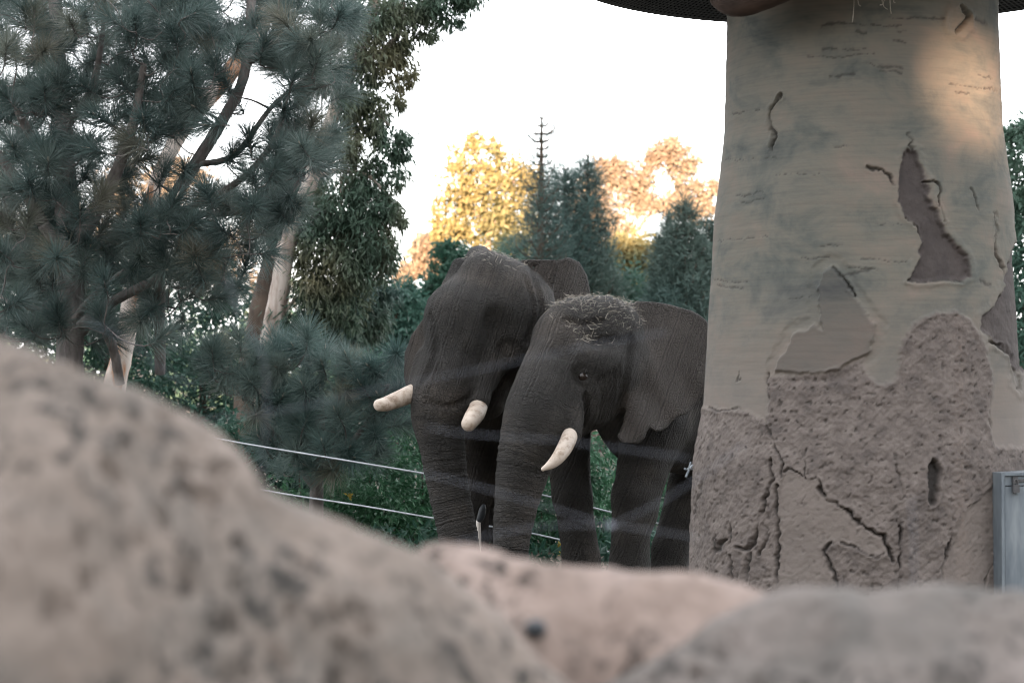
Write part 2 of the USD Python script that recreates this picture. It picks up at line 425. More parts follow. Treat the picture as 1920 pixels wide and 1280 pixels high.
nt, nz = 640, 640
th = np.concatenate([np.linspace(-np.pi / 2 - 1.75, -np.pi / 2 + 1.75, nt), np.linspace(-np.pi / 2 + 1.75, 1.5 * np.pi - 1.75, 50)[1:]])
zz = np.linspace(-0.1, 4.9, nz)
T, Zc = np.meshgrid(th, zz, indexing="ij")
R0 = col_radius(Zc)
C0 = np.stack([AX + R0 * np.cos(T), AY + R0 * np.sin(T), Zc], -1)
wob = fbm(np.stack([np.cos(T) * 1.9 + 0.6 * np.sin(Zc * 1.3) + 0.37, np.sin(T) * 1.9 + 0.5 * np.cos(Zc * 1.7) + 0.11, Zc * 0.8 + 0.7 * np.cos(T)], -1), 3, 4) - 0.5
px, py = proj(C0)
front = T < -np.pi / 2 + 1.75
q1, q2 = fbm(C0 * 9.0, 4, 31) - 0.5, fbm(C0 * 9.0, 4, 77) - 0.5
q3, q4 = fbm(C0 * 34.0, 3, 131) - 0.5, fbm(C0 * 34.0, 3, 177) - 0.5
wx, wy = px + 14 * q1 + 9 * q3, py + 14 * q2 + 9 * q4          # ragged edges
far_side = ~front

ROUGH = [(1443, 705), (1480, 702), (1540, 698), (1580, 690), (1620, 673), (1625, 700), (1640, 718), (1660, 721), (1678, 712), (1686, 690), (1690, 655), (1700, 625), (1725, 600), (1755, 586), (1790, 584), (1815, 598),
         (1832, 620), (1846, 650), (1856, 690), (1858, 740), (1850, 790), (1862, 835), (2000, 845), (2000, 1300), (1200, 1300), (1200, 765), (1335, 765), (1400, 771), (1440, 790)]
SMOOTH1 = [(1473, 880), (1487, 878), (1504, 888), (1514, 897), (1537, 898), (1541, 915), (1551, 932), (1595, 963), (1622, 990), (1656, 1003), (1669, 1030), (1636, 1041), (1595, 1020), (1575, 1014), (1558, 1014), (1541, 1030),
           (1551, 1051), (1564, 1085), (1568, 1112), (1560, 1180), (1450, 1180), (1459, 1118), (1458, 1017), (1454, 949), (1466, 909)]
SMOOTH2 = [(1859, 909), (1812, 953), (1798, 973), (1785, 1017), (1768, 1051), (1764, 1078), (1774, 1098), (1790, 1150), (1868, 1150), (1866, 915)]
FLAKE = [(1560, 497), (1580, 517), (1610, 570), (1643, 610), (1638, 640), (1630, 663), (1580, 687), (1570, 697), (1500, 699), (1458, 697), (1460, 680), (1480, 647), (1493, 620), (1513, 615), (1527, 608), (1543, 617), (1533, 580), (1532, 540), (1543, 510)]
SCAR = [(1699, 281), (1720, 285), (1735, 330), (1743, 371), (1765, 405), (1776, 435), (1795, 458), (1814, 476), (1818, 521), (1803, 529), (1765, 525), (1728, 533), (1703, 527), (1716, 491), (1728, 458), (1724, 424), (1698, 405), (1686, 379), (1686, 315)]
EDGE_SCAR = [(1892, 475), (1912, 440), (1960, 430), (1960, 690), (1913, 700), (1903, 680), (1885, 655), (1860, 635), (1843, 618), (1838, 592), (1860, 573), (1877, 547), (1887, 507)]
KNOT = [(1748, 858), (1760, 868), (1765, 890), (1758, 920), (1750, 945), (1742, 950), (1736, 930), (1738, 895), (1742, 868)]
CRACKS_AND_SHADE = [
    ([(1462, 178), (1449, 190), (1440, 215), (1444, 240), (1450, 255), (1443, 275), (1447, 284)], 4.5, 0.030),
    ([(1436, 783), (1446, 810), (1454, 841), (1466, 868), (1468, 890)], 3.0, 0.020),
    ([(1509, 840), (1512, 868), (1512, 900)], 2.5, 0.018),
    ([(1473, 881), (1487, 878), (1504, 889), (1514, 898), (1537, 898), (1541, 915)], 2.5, 0.02),
    ([(1537, 915), (1549, 934), (1595, 963), (1622, 990), (1656, 1003), (1671, 1048)], 4.5, 0.04),  # shadow under the raised rough lip, put in as a darkened groove
    ([(1457, 909), (1454, 949), (1460, 1000), (1458, 1051), (1456, 1120)], 4.0, 0.03),
    ([(1556, 1014), (1543, 1030), (1553, 1055), (1566, 1085), (1572, 1120)], 4.5, 0.03),
    ([(1575, 1014), (1600, 1024), (1636, 1043)], 3.0, 0.02),
    ([(1678, 872), (1690, 905), (1693, 932)], 5.0, 0.03), ([(1681, 972), (1688, 997), (1685, 1051), (1683, 1130)], 3.5, 0.03),
    ([(1783, 1005), (1771, 1047), (1766, 1071), (1776, 1100)], 4.0, 0.03),
    ([(1812, 953), (1835, 925), (1862, 906)], 2.0, 0.012), ([(1845, 1118), (1850, 1080), (1862, 1060)], 3.5, 0.025),
    ([(1443, 862), (1445, 898), (1434, 939), (1423, 970), (1416, 1003), (1405, 1030), (1380, 1027)], 6.0, 0.035),
    ([(1368, 965), (1370, 1015)], 3.5, 0.02), ([(1364, 1012), (1350, 1016), (1342, 1037)], 6.0, 0.035), ([(1405, 1040), (1400, 1090)], 6, 0.03), ([(1370, 1040), (1372, 1085)], 5, 0.025),
    ([(1430, 980), (1440, 1000), (1425, 1040)], 5.0, 0.03), ([(1318, 905), (1306, 940), (1300, 965)], 4.0, 0.02),
    ([(1330, 764), (1350, 770), (1385, 765), (1410, 778), (1440, 792), (1446, 820)], 2.5, 0.016), ([(1443, 700), (1444, 750), (1441, 790)], 3.0, 0.018),
    ([(1842, 614), (1858, 638), (1880, 652), (1900, 676), (1912, 725)], 8.0, 0.05), ([(1868, 400), (1870, 430), (1867, 470), (1879, 500), (1886, 525)], 3.5, 0.025),
    ([(1735, 340), (1755, 345), (1762, 355), (1756, 375), (1768, 395), (1772, 412)], 3.5, 0.03), ([(1628, 313), (1648, 320), (1668, 328), (1678, 345)], 3.5, 0.025), ([(1705, 250), (1709, 265), (1706, 275), (1713, 283)], 3.5, 0.02),
    ([(1822, 355), (1832, 375), (1834, 395)], 3, 0.012), ([(1850, 725), (1856, 800)], 3.0, 0.02),
    ([(1800, 12), (1814, 35), (1800, 55), (1793, 62)], 5.0, 0.035), ([(1560, 500), (1582, 520), (1604, 556)], 3.5, 0.025), ([(1698, 405), (1724, 426), (1728, 458)], 3.0, 0.03), ([(1703, 527), (1728, 533), (1765, 525), (1803, 529)], 3.0, 0.02),
    ([(1385, 695), (1383, 715), (1390, 708)], 2, 0.008), ([(1340, 1000), (1338, 1060)], 2.5, 0.012), ([(1500, 1080), (1498, 1112)], 2, 0.012), ([(1480, 930), (1500, 944), (1512, 925)], 1.6, 0.008),
]
DASHES = [(1540, 47, 1580, 42, 4), (1580, 45, 1690, 50, 1.6), (1605, 58, 1625, 60, 3), (1680, 60, 1700, 60, 2.5), (1670, 33, 1770, 36, 2.2), (1676, 76, 1695, 79, 3.5), (1540, 92, 1568, 90, 3), (1580, 92, 1625, 93, 2), (1515, 107, 1640, 102, 2),
          (1625, 119, 1690, 128, 3.5), (1650, 129, 1690, 139, 3.5), (1555, 143, 1600, 140, 3.5), (1780, 158, 1865, 170, 1.6), (1790, 171, 1815, 177, 2.6), (1835, 140, 1860, 148, 2.2), (1845, 165, 1868, 172, 2.5), (1565, 276, 1588, 274, 1.6),
          (1380, 366, 1430, 361, 1.5), (1390, 380, 1432, 373, 2.4), (1535, 462, 1580, 459, 2), (1505, 485, 1560, 484, 1.8), (1615, 485, 1705, 490, 1.6), (1575, 517, 1632, 505, 4), (1340, 524, 1400, 530, 2.2), (1345, 537, 1392, 540, 2.4),
          (1590, 500, 1645, 505, 2), (1360, 300, 1470, 296, 1.2), (1370, 215, 1420, 205, 1.4), (1480, 560, 1520, 556, 1.2), (1350, 450, 1440, 444, 1.2), (1830, 38, 1848, 44, 5), (1838, 528, 1858, 535, 5), (1450, 330, 1540, 326, 1.0), (1640, 420, 1690, 418, 1.0)]

sel = front & (px > 1180) & (px < 2010) & (py > -200) & (py < 1300)
wxs, wys = wx[sel], wy[sel]


def full(values, other=0.0):
    out = np.full(px.shape, float(other))
    out[sel] = values
    return out


r_top = polysd(wxs, wys, ROUGH)
r_in = np.minimum(polysd(wxs, wys, SMOOTH1), polysd(wxs, wys, SMOOTH2))
r_sd = np.maximum(r_top, -r_in)
rough_s = sstep(6, -6, r_top) * (0.42 + 0.58 * sstep(-9, 5, r_in))
low_generic = sstep(1.45, 1.3, Zc)
rough = full(rough_s, 0)
rough = np.where(sel, rough, low_generic)
fl, sc, es, kn = (polysd(wxs, wys, q) for q in (FLAKE, SCAR, EDGE_SCAR, KNOT))
n_f, n_m, n_c = fbm(C0 * 58.0, 3, 5) - 0.5, fbm(C0 * 21.0, 4, 6) - 0.5, fbm(C0 * 4.0, 3, 7) - 0.5
disp = 0.03 * wob + 0.006 * n_c
disp += rough * (0.007 + 0.018 * n_m + 0.012 * n_f + 0.030 * n_c * sstep(1.6, 0.6, Zc) - 0.008 * sstep(0.14, 0.24, fbm(C0 * 38.0, 3, 50) - 0.5))
disp += (1 - rough) * (0.001 + 0.0025 * sstep(1.2, 1.8, Zc)) * (fbm(C0 * np.array([3, 3, 26.0]), 3, 15) - 0.5)
disp += full(0.016 * sstep(2, -3, fl) + 0.004 * sstep(9, 0, np.abs(fl + 1)) - 0.008 * sstep(16, 4, np.abs(fl - 9)))
disp += full(-0.026 * sstep(1, -6, sc) + 0.006 * sstep(10, 0, np.abs(sc - 5)) + 0.012 * n_m[sel] * sstep(2, -3, sc))
disp += full(-0.030 * sstep(1, -8, es) + 0.006 * sstep(10, 0, np.abs(es - 5)) + 0.010 * n_m[sel] * sstep(2, -3, es))
disp += full(-0.045 * sstep(2, -7, kn) + 0.012 * sstep(8, 0, np.abs(kn - 4)))
disp += full(0.005 * sstep(8, 0, np.abs(r_sd + 3)))
dark = 0.85 * sstep(1.5, -5, kn)
cr = np.zeros(len(wxs))
n_r = 2.0 * noise(np.stack([wxs * 0.05, wys * 0.05, wxs * 0], -1), 13)
for line, w, dep in CRACKS_AND_SHADE:
    q = np.array(line, float)
    near = (wxs > q[:, 0].min() - 40) & (wxs < q[:, 0].max() + 40) & (wys > q[:, 1].min() - 40) & (wys < q[:, 1].max() + 40)
    d = linesd(wxs[near], wys[near], q)
    w = 0.6 * w * (0.5 + 1.0 * noise(np.stack([wxs[near] * 0.06, wys[near] * 0.06, wxs[near] * 0], -1), 3))
    gate = 0.25 + 0.75 * sstep(0.3, 0.6, noise(np.stack([wxs[near] * 0.035, wys[near] * 0.035, wxs[near] * 0 + 2], -1), 21))
    w, dep = w * (0.55 + 0.45 * gate), dep * gate
    cr[near] += -dep * np.exp(-((d / w) ** 2)) + 0.10 * dep * np.exp(-(((d - 2.4 * w) / w) ** 2)) * n_r[near]
    dark[near] = np.maximum(dark[near], 0.85 * gate * np.exp(-((d / (0.85 * w)) ** 2)))
for x0, y0, x1, y1, w in DASHES:
    near = (wxs > x0 - 25) & (wxs < x1 + 25) & (np.abs(wys - (y0 + y1) / 2) < 25)
    d = linesd(wxs[near] - 5 * q1[sel][near], wys[near] - 3 * q2[sel][near], [(x0, y0), (x1, y1)])
    w = w * (0.35 + 1.3 * noise(np.stack([wxs[near] * 0.11, wys[near] * 0.2, wxs[near] * 0], -1), 9))
    w = 0.6 * w
    cr[near] += -0.004 * np.exp(-((d / w) ** 2))
    dark[near] = np.maximum(dark[near], 0.7 * np.exp(-((d / w) ** 2)))
disp += full(np.maximum(cr, -0.055))
ring = np.abs(np.hypot((wxs - 1797) / 24.0, (wys - 42) / 28.0) - 1)
disp += full(0.014 * np.exp(-((ring / 0.3) ** 2)))
pit = sstep(0.16, 0.26, fbm(C0 * 38.0, 3, 50) - 0.5)
dark_all = np.maximum(full(dark), rough * 0.45 * pit)
mid_dark = np.maximum(full(np.maximum.reduce([0.70 * sstep(2, -3, sc), 0.62 * sstep(2, -3, es), 0.34 * sstep(2, -4, fl)])), 0)
bark = np.stack([np.maximum(rough, full(np.maximum(sstep(2, -3, sc), sstep(2, -3, es)))), mid_dark, dark_all], -1)
V = C0.copy()
V[..., 0] += disp * np.cos(T)
V[..., 1] += disp * np.sin(T)
baobab = thing("artificial_tree", "massive artificial baobab trunk of grey moulded concrete bark at right", "artificial tree", (AX, AY, 0))
add("trunk", (V.reshape(-1, 3), grid_faces(len(th), nz)), "bark", baobab, smooth=True, primvars={"bark": bark.reshape(-1, 3)})

# the dark woven metal disc round its top
cz, cr0, cr1 = 4.22, 0.70, 1.87
a = np.linspace(0, 2 * np.pi, 97)
profile = [(cr0, cz + 0.30), (cr1 - 0.03, cz + 0.02), (cr1, cz + 0.03), (cr1 + 0.01, cz + 0.20), (cr0, cz + 0.62)]
pr = np.array(profile)
v = np.stack([AX + pr[None, :, 0] * np.cos(a)[:, None], AY + pr[None, :, 0] * np.sin(a)[:, None], np.broadcast_to(pr[None, :, 1], (97, len(pr)))], -1)
canopy = add("canopy_disc", (v.reshape(-1, 3), grid_faces(97, len(pr))), "canopy_metal", baobab, smooth=20)
weave = []
for i in range(34):
    u = i / 33
    rr, zr = cr0 + (cr1 - 0.04 - cr0) * u, cz + 0.30 - 0.28 * u - 0.012
    q = np.stack([AX + rr * np.cos(a), AY + rr * np.sin(a), np.full(97, zr)], -1)
    weave.append(tube(q, 0.006, 4, n=97, cap=False))
for i in range(300):
    c, s = math.cos(i * 2 * math.pi / 300), math.sin(i * 2 * math.pi / 300)
    weave.append(tube([(AX + cr0 * c, AY + cr0 * s, cz + 0.28), (AX + (cr1 - 0.03) * c, AY + (cr1 - 0.03) * s, cz)], 0.006, 4, n=2, cap=False))
add("woven_mesh", join(weave), "canopy_metal", canopy)
rim = np.stack([AX + (cr1 + 0.005) * np.cos(a), AY + (cr1 + 0.005) * np.sin(a), np.full(97, cz + 0.02)], -1)
add("rim", tube(rim, 0.022, 8, n=97, cap=False), "canopy_metal", canopy, smooth=True)
add("brown_log", tube([P(1350, -12, 11.32), P(1388, -8, 11.2), P(1480, -45, 10.9), P(1640, -115, 10.7), P(1760, -170, 10.9)], [0.09, 0.125, 0.13, 0.125, 0.11], 20, n=40, rough=0.08), "brown_log", baobab, smooth=True)

# service hatch let into its right side
hx0, hy0 = P(1878, 886, 11.02)[:2]
du = np.array([math.cos(0.22), math.sin(0.22)])
dn = np.array([math.sin(0.22), -math.cos(0.22)])


def hatch_box(u0, u1, z0, z1, out0, out1, r=0.004):
    m = trimesh.creation.box([u1 - u0 - 0, out1 - out0, z1 - z0])
    m.apply_transform(trimesh.transformations.rotation_matrix(0.22, [0, 0, 1]))
    c = np.array([hx0, hy0]) + du * (u0 + u1) / 2 + dn * (out0 + out1) / 2
    m.apply_translation([c[0], c[1], (z0 + z1) / 2])
    return m


zt = P(1880, 887, 10.98)[2]
zb = zt - 0.98
hatch = add("hatch_frame", join([hatch_box(0, 0.018, zb, zt, -0.35, 0.0), hatch_box(0.0185, 0.60, zt - 0.016, zt, -0.35, -0.001), hatch_box(0.0185, 0.60, zb, zb + 0.016, -0.35, -0.001), hatch_box(0.6005, 0.618, zb, zt, -0.35, 0.0)]), "galvanised", baobab)
add("hatch_door", hatch_box(0.026, 0.594, zb + 0.02, zt - 0.078, -0.05, -0.012), "galvanised", hatch)
add("hatch_rail", hatch_box(0.026, 0.594, zt - 0.072, zt - 0.02, -0.05, -0.014), "galvanised", hatch)
add("hasp", join([hatch_box(0.072, 0.30, zt - 0.050, zt - 0.036, -0.013, -0.004), hatch_box(0.068, 0.098, zt - 0.060, zt - 0.022, -0.013, 0.004)]), "dark_steel", hatch)
pl = hatch_box(0.066, 0.104, zt - 0.112, zt - 0.066, -0.008, 0.014)
sh = tube([np.array([*(np.array([hx0, hy0]) + du * (0.085 + 0.013 * math.cos(t)) + dn * 0.006), zt - 0.066 + 0.03 * math.sin(t)]) for t in np.linspace(0, math.pi, 9)], 0.004, 6)
add("padlock", join([pl, sh]), "dark_steel", hatch)
# wire tie on the left flank
tie = [tube([P(1296, 874, 11.72), P(1288, 880, 11.6), P(1284, 878, 11.55)], 0.006, 6), tube([P(1298, 872, 11.7), P(1290, 884, 11.58), P(1286, 894, 11.55)], 0.007, 6), tube([P(1299, 880, 11.7), P(1292, 878, 11.58), P(1295, 866, 11.6)], 0.005, 6)]
add("wire_tie", join(tie), "galvanised", baobab)
# ------------------------------------------------------------------ the two elephants
class Sculpt:
    """A signed distance field on a grid, built up from rounded shapes that melt into each other, and the one surface it gives."""

    def __init__(self, lo, hi, h):
        self.h, self.lo = h, np.array(lo, float)
        self.n = np.ceil((np.array(hi) - self.lo) / h).astype(int) + 1
        self.d = np.full(self.n, 9.0, np.float32)

    def block(self, lo, hi):
        a = np.clip(((np.array(lo) - self.lo) / self.h).astype(int), 0, self.n - 1)
        b = np.clip(((np.array(hi) - self.lo) / self.h).astype(int) + 2, 1, self.n)
        s = tuple(slice(i, j) for i, j in zip(a, b))
        ax = [self.lo[k] + self.h * np.arange(a[k], b[k]) for k in range(3)]
        return s, np.stack(np.meshgrid(*ax, indexing="ij"), -1).astype(np.float32)

    def put(self, s, d, k, carve=False):
        o = self.d[s]
        if carve:
            d = -d
            t = np.maximum(k - np.abs(o - d), 0) / k
            self.d[s] = np.maximum(o, d) + t * t * k / 4
        else:
            t = np.maximum(k - np.abs(o - d), 0) / k
            self.d[s] = np.minimum(o, d) - t * t * k / 4

    def bone(self, a, b, ra, rb, k=0.08, carve=False):
        a, b = np.array(a, float), np.array(b, float)
        m = max(ra, rb) + 2 * k + 3 * self.h
        s, p = self.block(np.minimum(a, b) - m, np.maximum(a, b) + m)
        ab = b - a
        t = np.clip(((p - a) @ ab) / (ab @ ab + 1e-9), 0, 1)
        self.put(s, np.linalg.norm(p - a - t[..., None] * ab, axis=-1) - (ra + (rb - ra) * t), k, carve)

    def chain(self, pts, k=0.05, n=None, blend=None):
        """Through rows of (x, y, z, r)."""
        q = spline(pts, n or 5 * len(pts))
        for i, (a, b) in enumerate(zip(q[:-1], q[1:])):
            self.bone(a[:3], b[:3], a[3], b[3], blend if blend and i < 2 else k)
        return q

    def egg(self, c, r, k=0.1, rot=None, carve=False):
        c, r = np.array(c, float), np.array(r, float)
        m = r.max() + 2 * k + 3 * self.h
        s, p = self.block(c - m, c + m)
        q = p - c
        if rot is not None:
            q = q @ np.asarray(rot, np.float32)        # columns of rot are the egg's own axes
        k0 = np.linalg.norm(q / r, axis=-1)
        k1 = np.linalg.norm(q / (r * r), axis=-1) + 1e-9
        self.put(s, k0 * (k0 - 1) / k1, k, carve)

    def sheet(self, poly, depth, t, k=0.06, edge=None):
        """A flap whose outline is poly (as seen from the viewpoint) at the distance depth(px, py), t thick."""
        self.flaps = getattr(self, "flaps", []) + [(poly, depth)]
        q = np.array(poly, float)
        gx_, gy_ = np.meshgrid(np.linspace(q[:, 0].min(), q[:, 0].max(), 24), np.linspace(q[:, 1].min(), q[:, 1].max(), 24))
        dd = depth(gx_, gy_)
        c = P(np.stack([gx_, gx_]), np.stack([gy_, gy_]), np.stack([dd - 0.1, dd + 0.1])).reshape(-1, 3)
        m = t + 2 * k + 3 * self.h
        s, p = self.block(c.min(0) - m, c.max(0) + m)
        px_, py_ = proj(p)
        dep = depth(px_, py_)
        e = 1.0
        gxd = (depth(px_ + e, py_) - depth(px_ - e, py_)) / (2 * e) * FPX / dep
        gyd = (depth(px_, py_ + e) - depth(px_, py_ - e)) / (2 * e) * FPX / dep
        w = (p[..., 1] - dep) / np.sqrt(1 + gxd**2 + gyd**2)
        out = polysd(px_, py_, poly) * dep / FPX
        if edge is not None:
            out = out + edge(px_, py_)
        a, b = out + t, np.abs(w) - t * 0.35
        d = np.minimum(np.maximum(a, b), 0) + np.hypot(np.maximum(a, 0), np.maximum(b, 0)) - t * 0.65
        self.put(s, d, k)

    def hit(self, px, py):
        """The distance at which the viewpoint's line through px, py first meets the surface."""
        ys = np.arange(self.lo[1] + self.h, self.lo[1] + self.h * (self.n[1] - 2), self.h * 0.25)
        g = np.clip((P(px, py, ys) - self.lo) / self.h, 0, self.n - 1.001)
        i, t = g.astype(int), g - g.astype(int)
        val = 0
        for a, b, c in np.ndindex(2, 2, 2):
            w = np.where(a, t[:, 0], 1 - t[:, 0]) * np.where(b, t[:, 1], 1 - t[:, 1]) * np.where(c, t[:, 2], 1 - t[:, 2])
            val = val + w * self.d[np.minimum(i[:, 0] + a, self.n[0] - 1), np.minimum(i[:, 1] + b, self.n[1] - 1), np.minimum(i[:, 2] + c, self.n[2] - 1)]
        return ys[np.argmax(val < 0)]

    def crease(self, line, r, k=0.03, sink=0.0, n=12, ridge=False):
        """A groove (or ridge) of radius r drawn over the surface along a line of photograph pixels."""
        q = spline(np.array(line, float), n)
        p = [P(x, y, self.hit(x, y) + sink) for x, y in q]
        for a, b in zip(p[:-1], p[1:]):
            if np.linalg.norm(a - b) < 0.25:
                self.bone(a, b, r, r, k, carve=not ridge)

    def surface(self):
        d = self.d
        ins = d < 0
        c = [ins[i : i + self.n[0] - 1, j : j + self.n[1] - 1, l : l + self.n[2] - 1] for i in (0, 1) for j in (0, 1) for l in (0, 1)]
        cnt = sum(x.astype(np.int8) for x in c)
        ijk = np.argwhere((cnt > 0) & (cnt < 8))
        num = np.full(self.n - 1, -1, np.int64)
        num[tuple(ijk.T)] = np.arange(len(ijk))
        acc, w = np.zeros((len(ijk), 3)), np.zeros(len(ijk))
        corners = np.array([(i, j, l) for i in (0, 1) for j in (0, 1) for l in (0, 1)])
        val = np.stack([d[tuple((ijk + o).T)] for o in corners], 1).astype(float)
        for a in range(8):
            for b in range(a + 1, 8):
                if abs(corners[a] - corners[b]).sum() == 1:
                    x = (val[:, a] < 0) != (val[:, b] < 0)
                    t = np.where(x, val[:, a] / np.where(x, val[:, a] - val[:, b], 1), 0)
                    acc += np.where(x[:, None], corners[a] + t[:, None] * (corners[b] - corners[a]), 0)
                    w += x
        v = self.lo + self.h * (ijk + acc / w[:, None])
        faces = []
        for ax in range(3):
            u, q = (ax + 1) % 3, (ax + 2) % 3
            sl0, sl1 = [slice(1, -1)] * 3, [slice(1, -1)] * 3
            sl0[ax], sl1[ax] = slice(0, -1), slice(1, None)
            e0, e1 = ins[tuple(sl0)], ins[tuple(sl1)]
            for flip in (False, True):
                at = np.argwhere((e0 & ~e1) if not flip else (~e0 & e1))
                at = at + np.array([0 if x == ax else 1 for x in range(3)])
                du_, dq = np.eye(3, dtype=int)[u], np.eye(3, dtype=int)[q]
                quad = np.stack([num[tuple((at - du_ - dq).T)], num[tuple((at - dq).T)], num[tuple(at.T)], num[tuple((at - du_).T)]], 1)
                faces.append(quad[:, ::-1] if flip else quad)
        return v, np.vstack(faces)


mat("elephant_skin", {
    "g": ("geometry", {}),
    "a": ("attribute", {"attribute": "fold"}),
    "s": ("separate_color", {"color_type": "rgb"}),
    # colour: dark grey hide, dusted brown in patches
    "n1": ("noise_texture", {"scale": 2.2, "detail": 6.0, "roughness": 0.6}),
    "r1": ("rgb_ramp", {"ramp": [(0.32, (0.0145, 0.0138, 0.0125)), (0.52, (0.027, 0.025, 0.0225)), (0.68, (0.060, 0.052, 0.045))]}),
    # rings along the trunk and long folds down the face: 1-D noise of the coordinates carried by the mesh
    "nd": ("noise_texture", {"scale": 7.0, "detail": 3.0}),
    "w1": ("math", {"math_type": "multiply_add", "value2": 62.0}),
    "nds": ("math", {"math_type": "multiply", "value2": 2.5}),
    "ring": ("noise_texture", {"dimensions": "1D", "scale": 1.0, "detail": 2.0, "roughness": 0.5}),
    "w2": ("math", {"math_type": "multiply_add", "value2": 75.0}),
    "lat": ("noise_texture", {"dimensions": "1D", "scale": 1.0, "detail": 2.0, "roughness": 0.6}),
    "mixrl": ("mix_float", {}),
    "v": ("voronoi_texture", {"feature": "distance_to_edge", "scale": 34.0}),
    "vw": ("mix_vector", {"fac": 0.06}),
    "nc": ("noise_texture", {"scale": 12.0, "detail": 3.0}),
    "vr": ("map_range", {"from_min": 0.0, "from_max": 0.12, "to_min": 0.0, "to_max": 1.0, "clamp": True}),
    "h1": ("math", {"math_type": "multiply", "value2": 0.85}),
    "h2": ("math", {"math_type": "multiply_add", "value2": 0.30}),
    "n5": ("noise_texture", {"scale": 90.0, "detail": 4.0, "roughness": 0.65}),
    "h3": ("math", {"math_type": "multiply_add", "value2": 0.35}),
    "b": ("bump", {"strength": 1.0, "distance": 0.03}),
    "dk": ("map_range", {"from_min": 0.3, "from_max": 0.6, "to_min": 0.45, "to_max": 1.2, "clamp": True}),  # creases darkened in the colour: dirt, plus shade the bump barely gives
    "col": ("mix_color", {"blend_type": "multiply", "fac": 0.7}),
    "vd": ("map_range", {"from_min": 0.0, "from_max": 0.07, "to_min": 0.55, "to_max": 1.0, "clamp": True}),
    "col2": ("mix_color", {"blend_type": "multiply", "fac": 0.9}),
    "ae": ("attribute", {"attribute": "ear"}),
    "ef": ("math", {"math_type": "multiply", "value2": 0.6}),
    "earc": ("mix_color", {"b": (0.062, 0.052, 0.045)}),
    "p": ("principled_bsdf", {"roughness": 0.72, "specular_ior_level": 0.3}),
}, [("a.color", "s.color"), ("g.position", "n1.vector"), ("n1.fac", "r1.fac"),
    ("g.position", "nd.vector"), ("nd.fac", "nds.value1"),
    ("s.r", "w1.value1"), ("nds.value", "w1.value3"), ("w1.value", "ring.w"),
    ("s.g", "w2.value1"), ("nds.value", "w2.value3"), ("w2.value", "lat.w"),
    ("s.b", "mixrl.fac"), ("lat.fac", "mixrl.a"), ("ring.fac", "mixrl.b"),
    ("g.position", "nc.vector"), ("g.position", "vw.a"), ("nc.color", "vw.b"), ("vw.result", "v.vector"), ("v.distance", "vr.value"),
    ("mixrl.result", "h1.value1"), ("vr.result", "h2.value1"), ("h1.value", "h2.value3"), ("g.position", "n5.vector"), ("n5.fac", "h3.value1"), ("h2.value", "h3.value3"),
    ("h3.value", "b.height"), ("b.normal", "p.normal"),
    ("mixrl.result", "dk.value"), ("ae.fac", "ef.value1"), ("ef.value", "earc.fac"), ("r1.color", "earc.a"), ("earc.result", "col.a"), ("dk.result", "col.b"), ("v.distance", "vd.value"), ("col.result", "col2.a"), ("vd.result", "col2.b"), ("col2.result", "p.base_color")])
mat("ivory", {
    "g": ("geometry", {}),
    "n": ("noise_texture", {"scale": 9.0, "detail": 7.0, "roughness": 0.7}),
    "r": ("rgb_ramp", {"ramp": [(0.30, (0.13, 0.09, 0.065)), (0.40, (0.27, 0.21, 0.16)), (0.50, (0.44, 0.375, 0.315)), (0.75, (0.52, 0.46, 0.40))]}),
    "n2": ("noise_texture", {"scale": 70.0, "detail": 4.0}),
    "b": ("bump", {"strength": 0.3, "distance": 0.003}),
    "p": ("principled_bsdf", {"roughness": 0.45, "specular_ior_level": 0.4}),
}, [("g.position", "n.vector"), ("n.fac", "r.fac"), ("r.color", "p.base_color"), ("g.position", "n2.vector"), ("n2.fac", "b.height"), ("b.normal", "p.normal")])
mat("eyeball", {"p": ("principled_bsdf", {"base_color": (0.012, 0.008, 0.006), "roughness": 0.16, "specular_ior_level": 0.4})}, [])
noise_mat("toenail", [(0.3, (0.10, 0.09, 0.08)), (0.7, (0.2, 0.18, 0.16))], scale=20, rough=0.6)


def PR(px, py, Y, rpx):
    """A sculpting ball: where the photograph shows it and how many of its pixels it is across its radius."""
    return np.append(P(px, py, Y), rpx * Y / FPX)


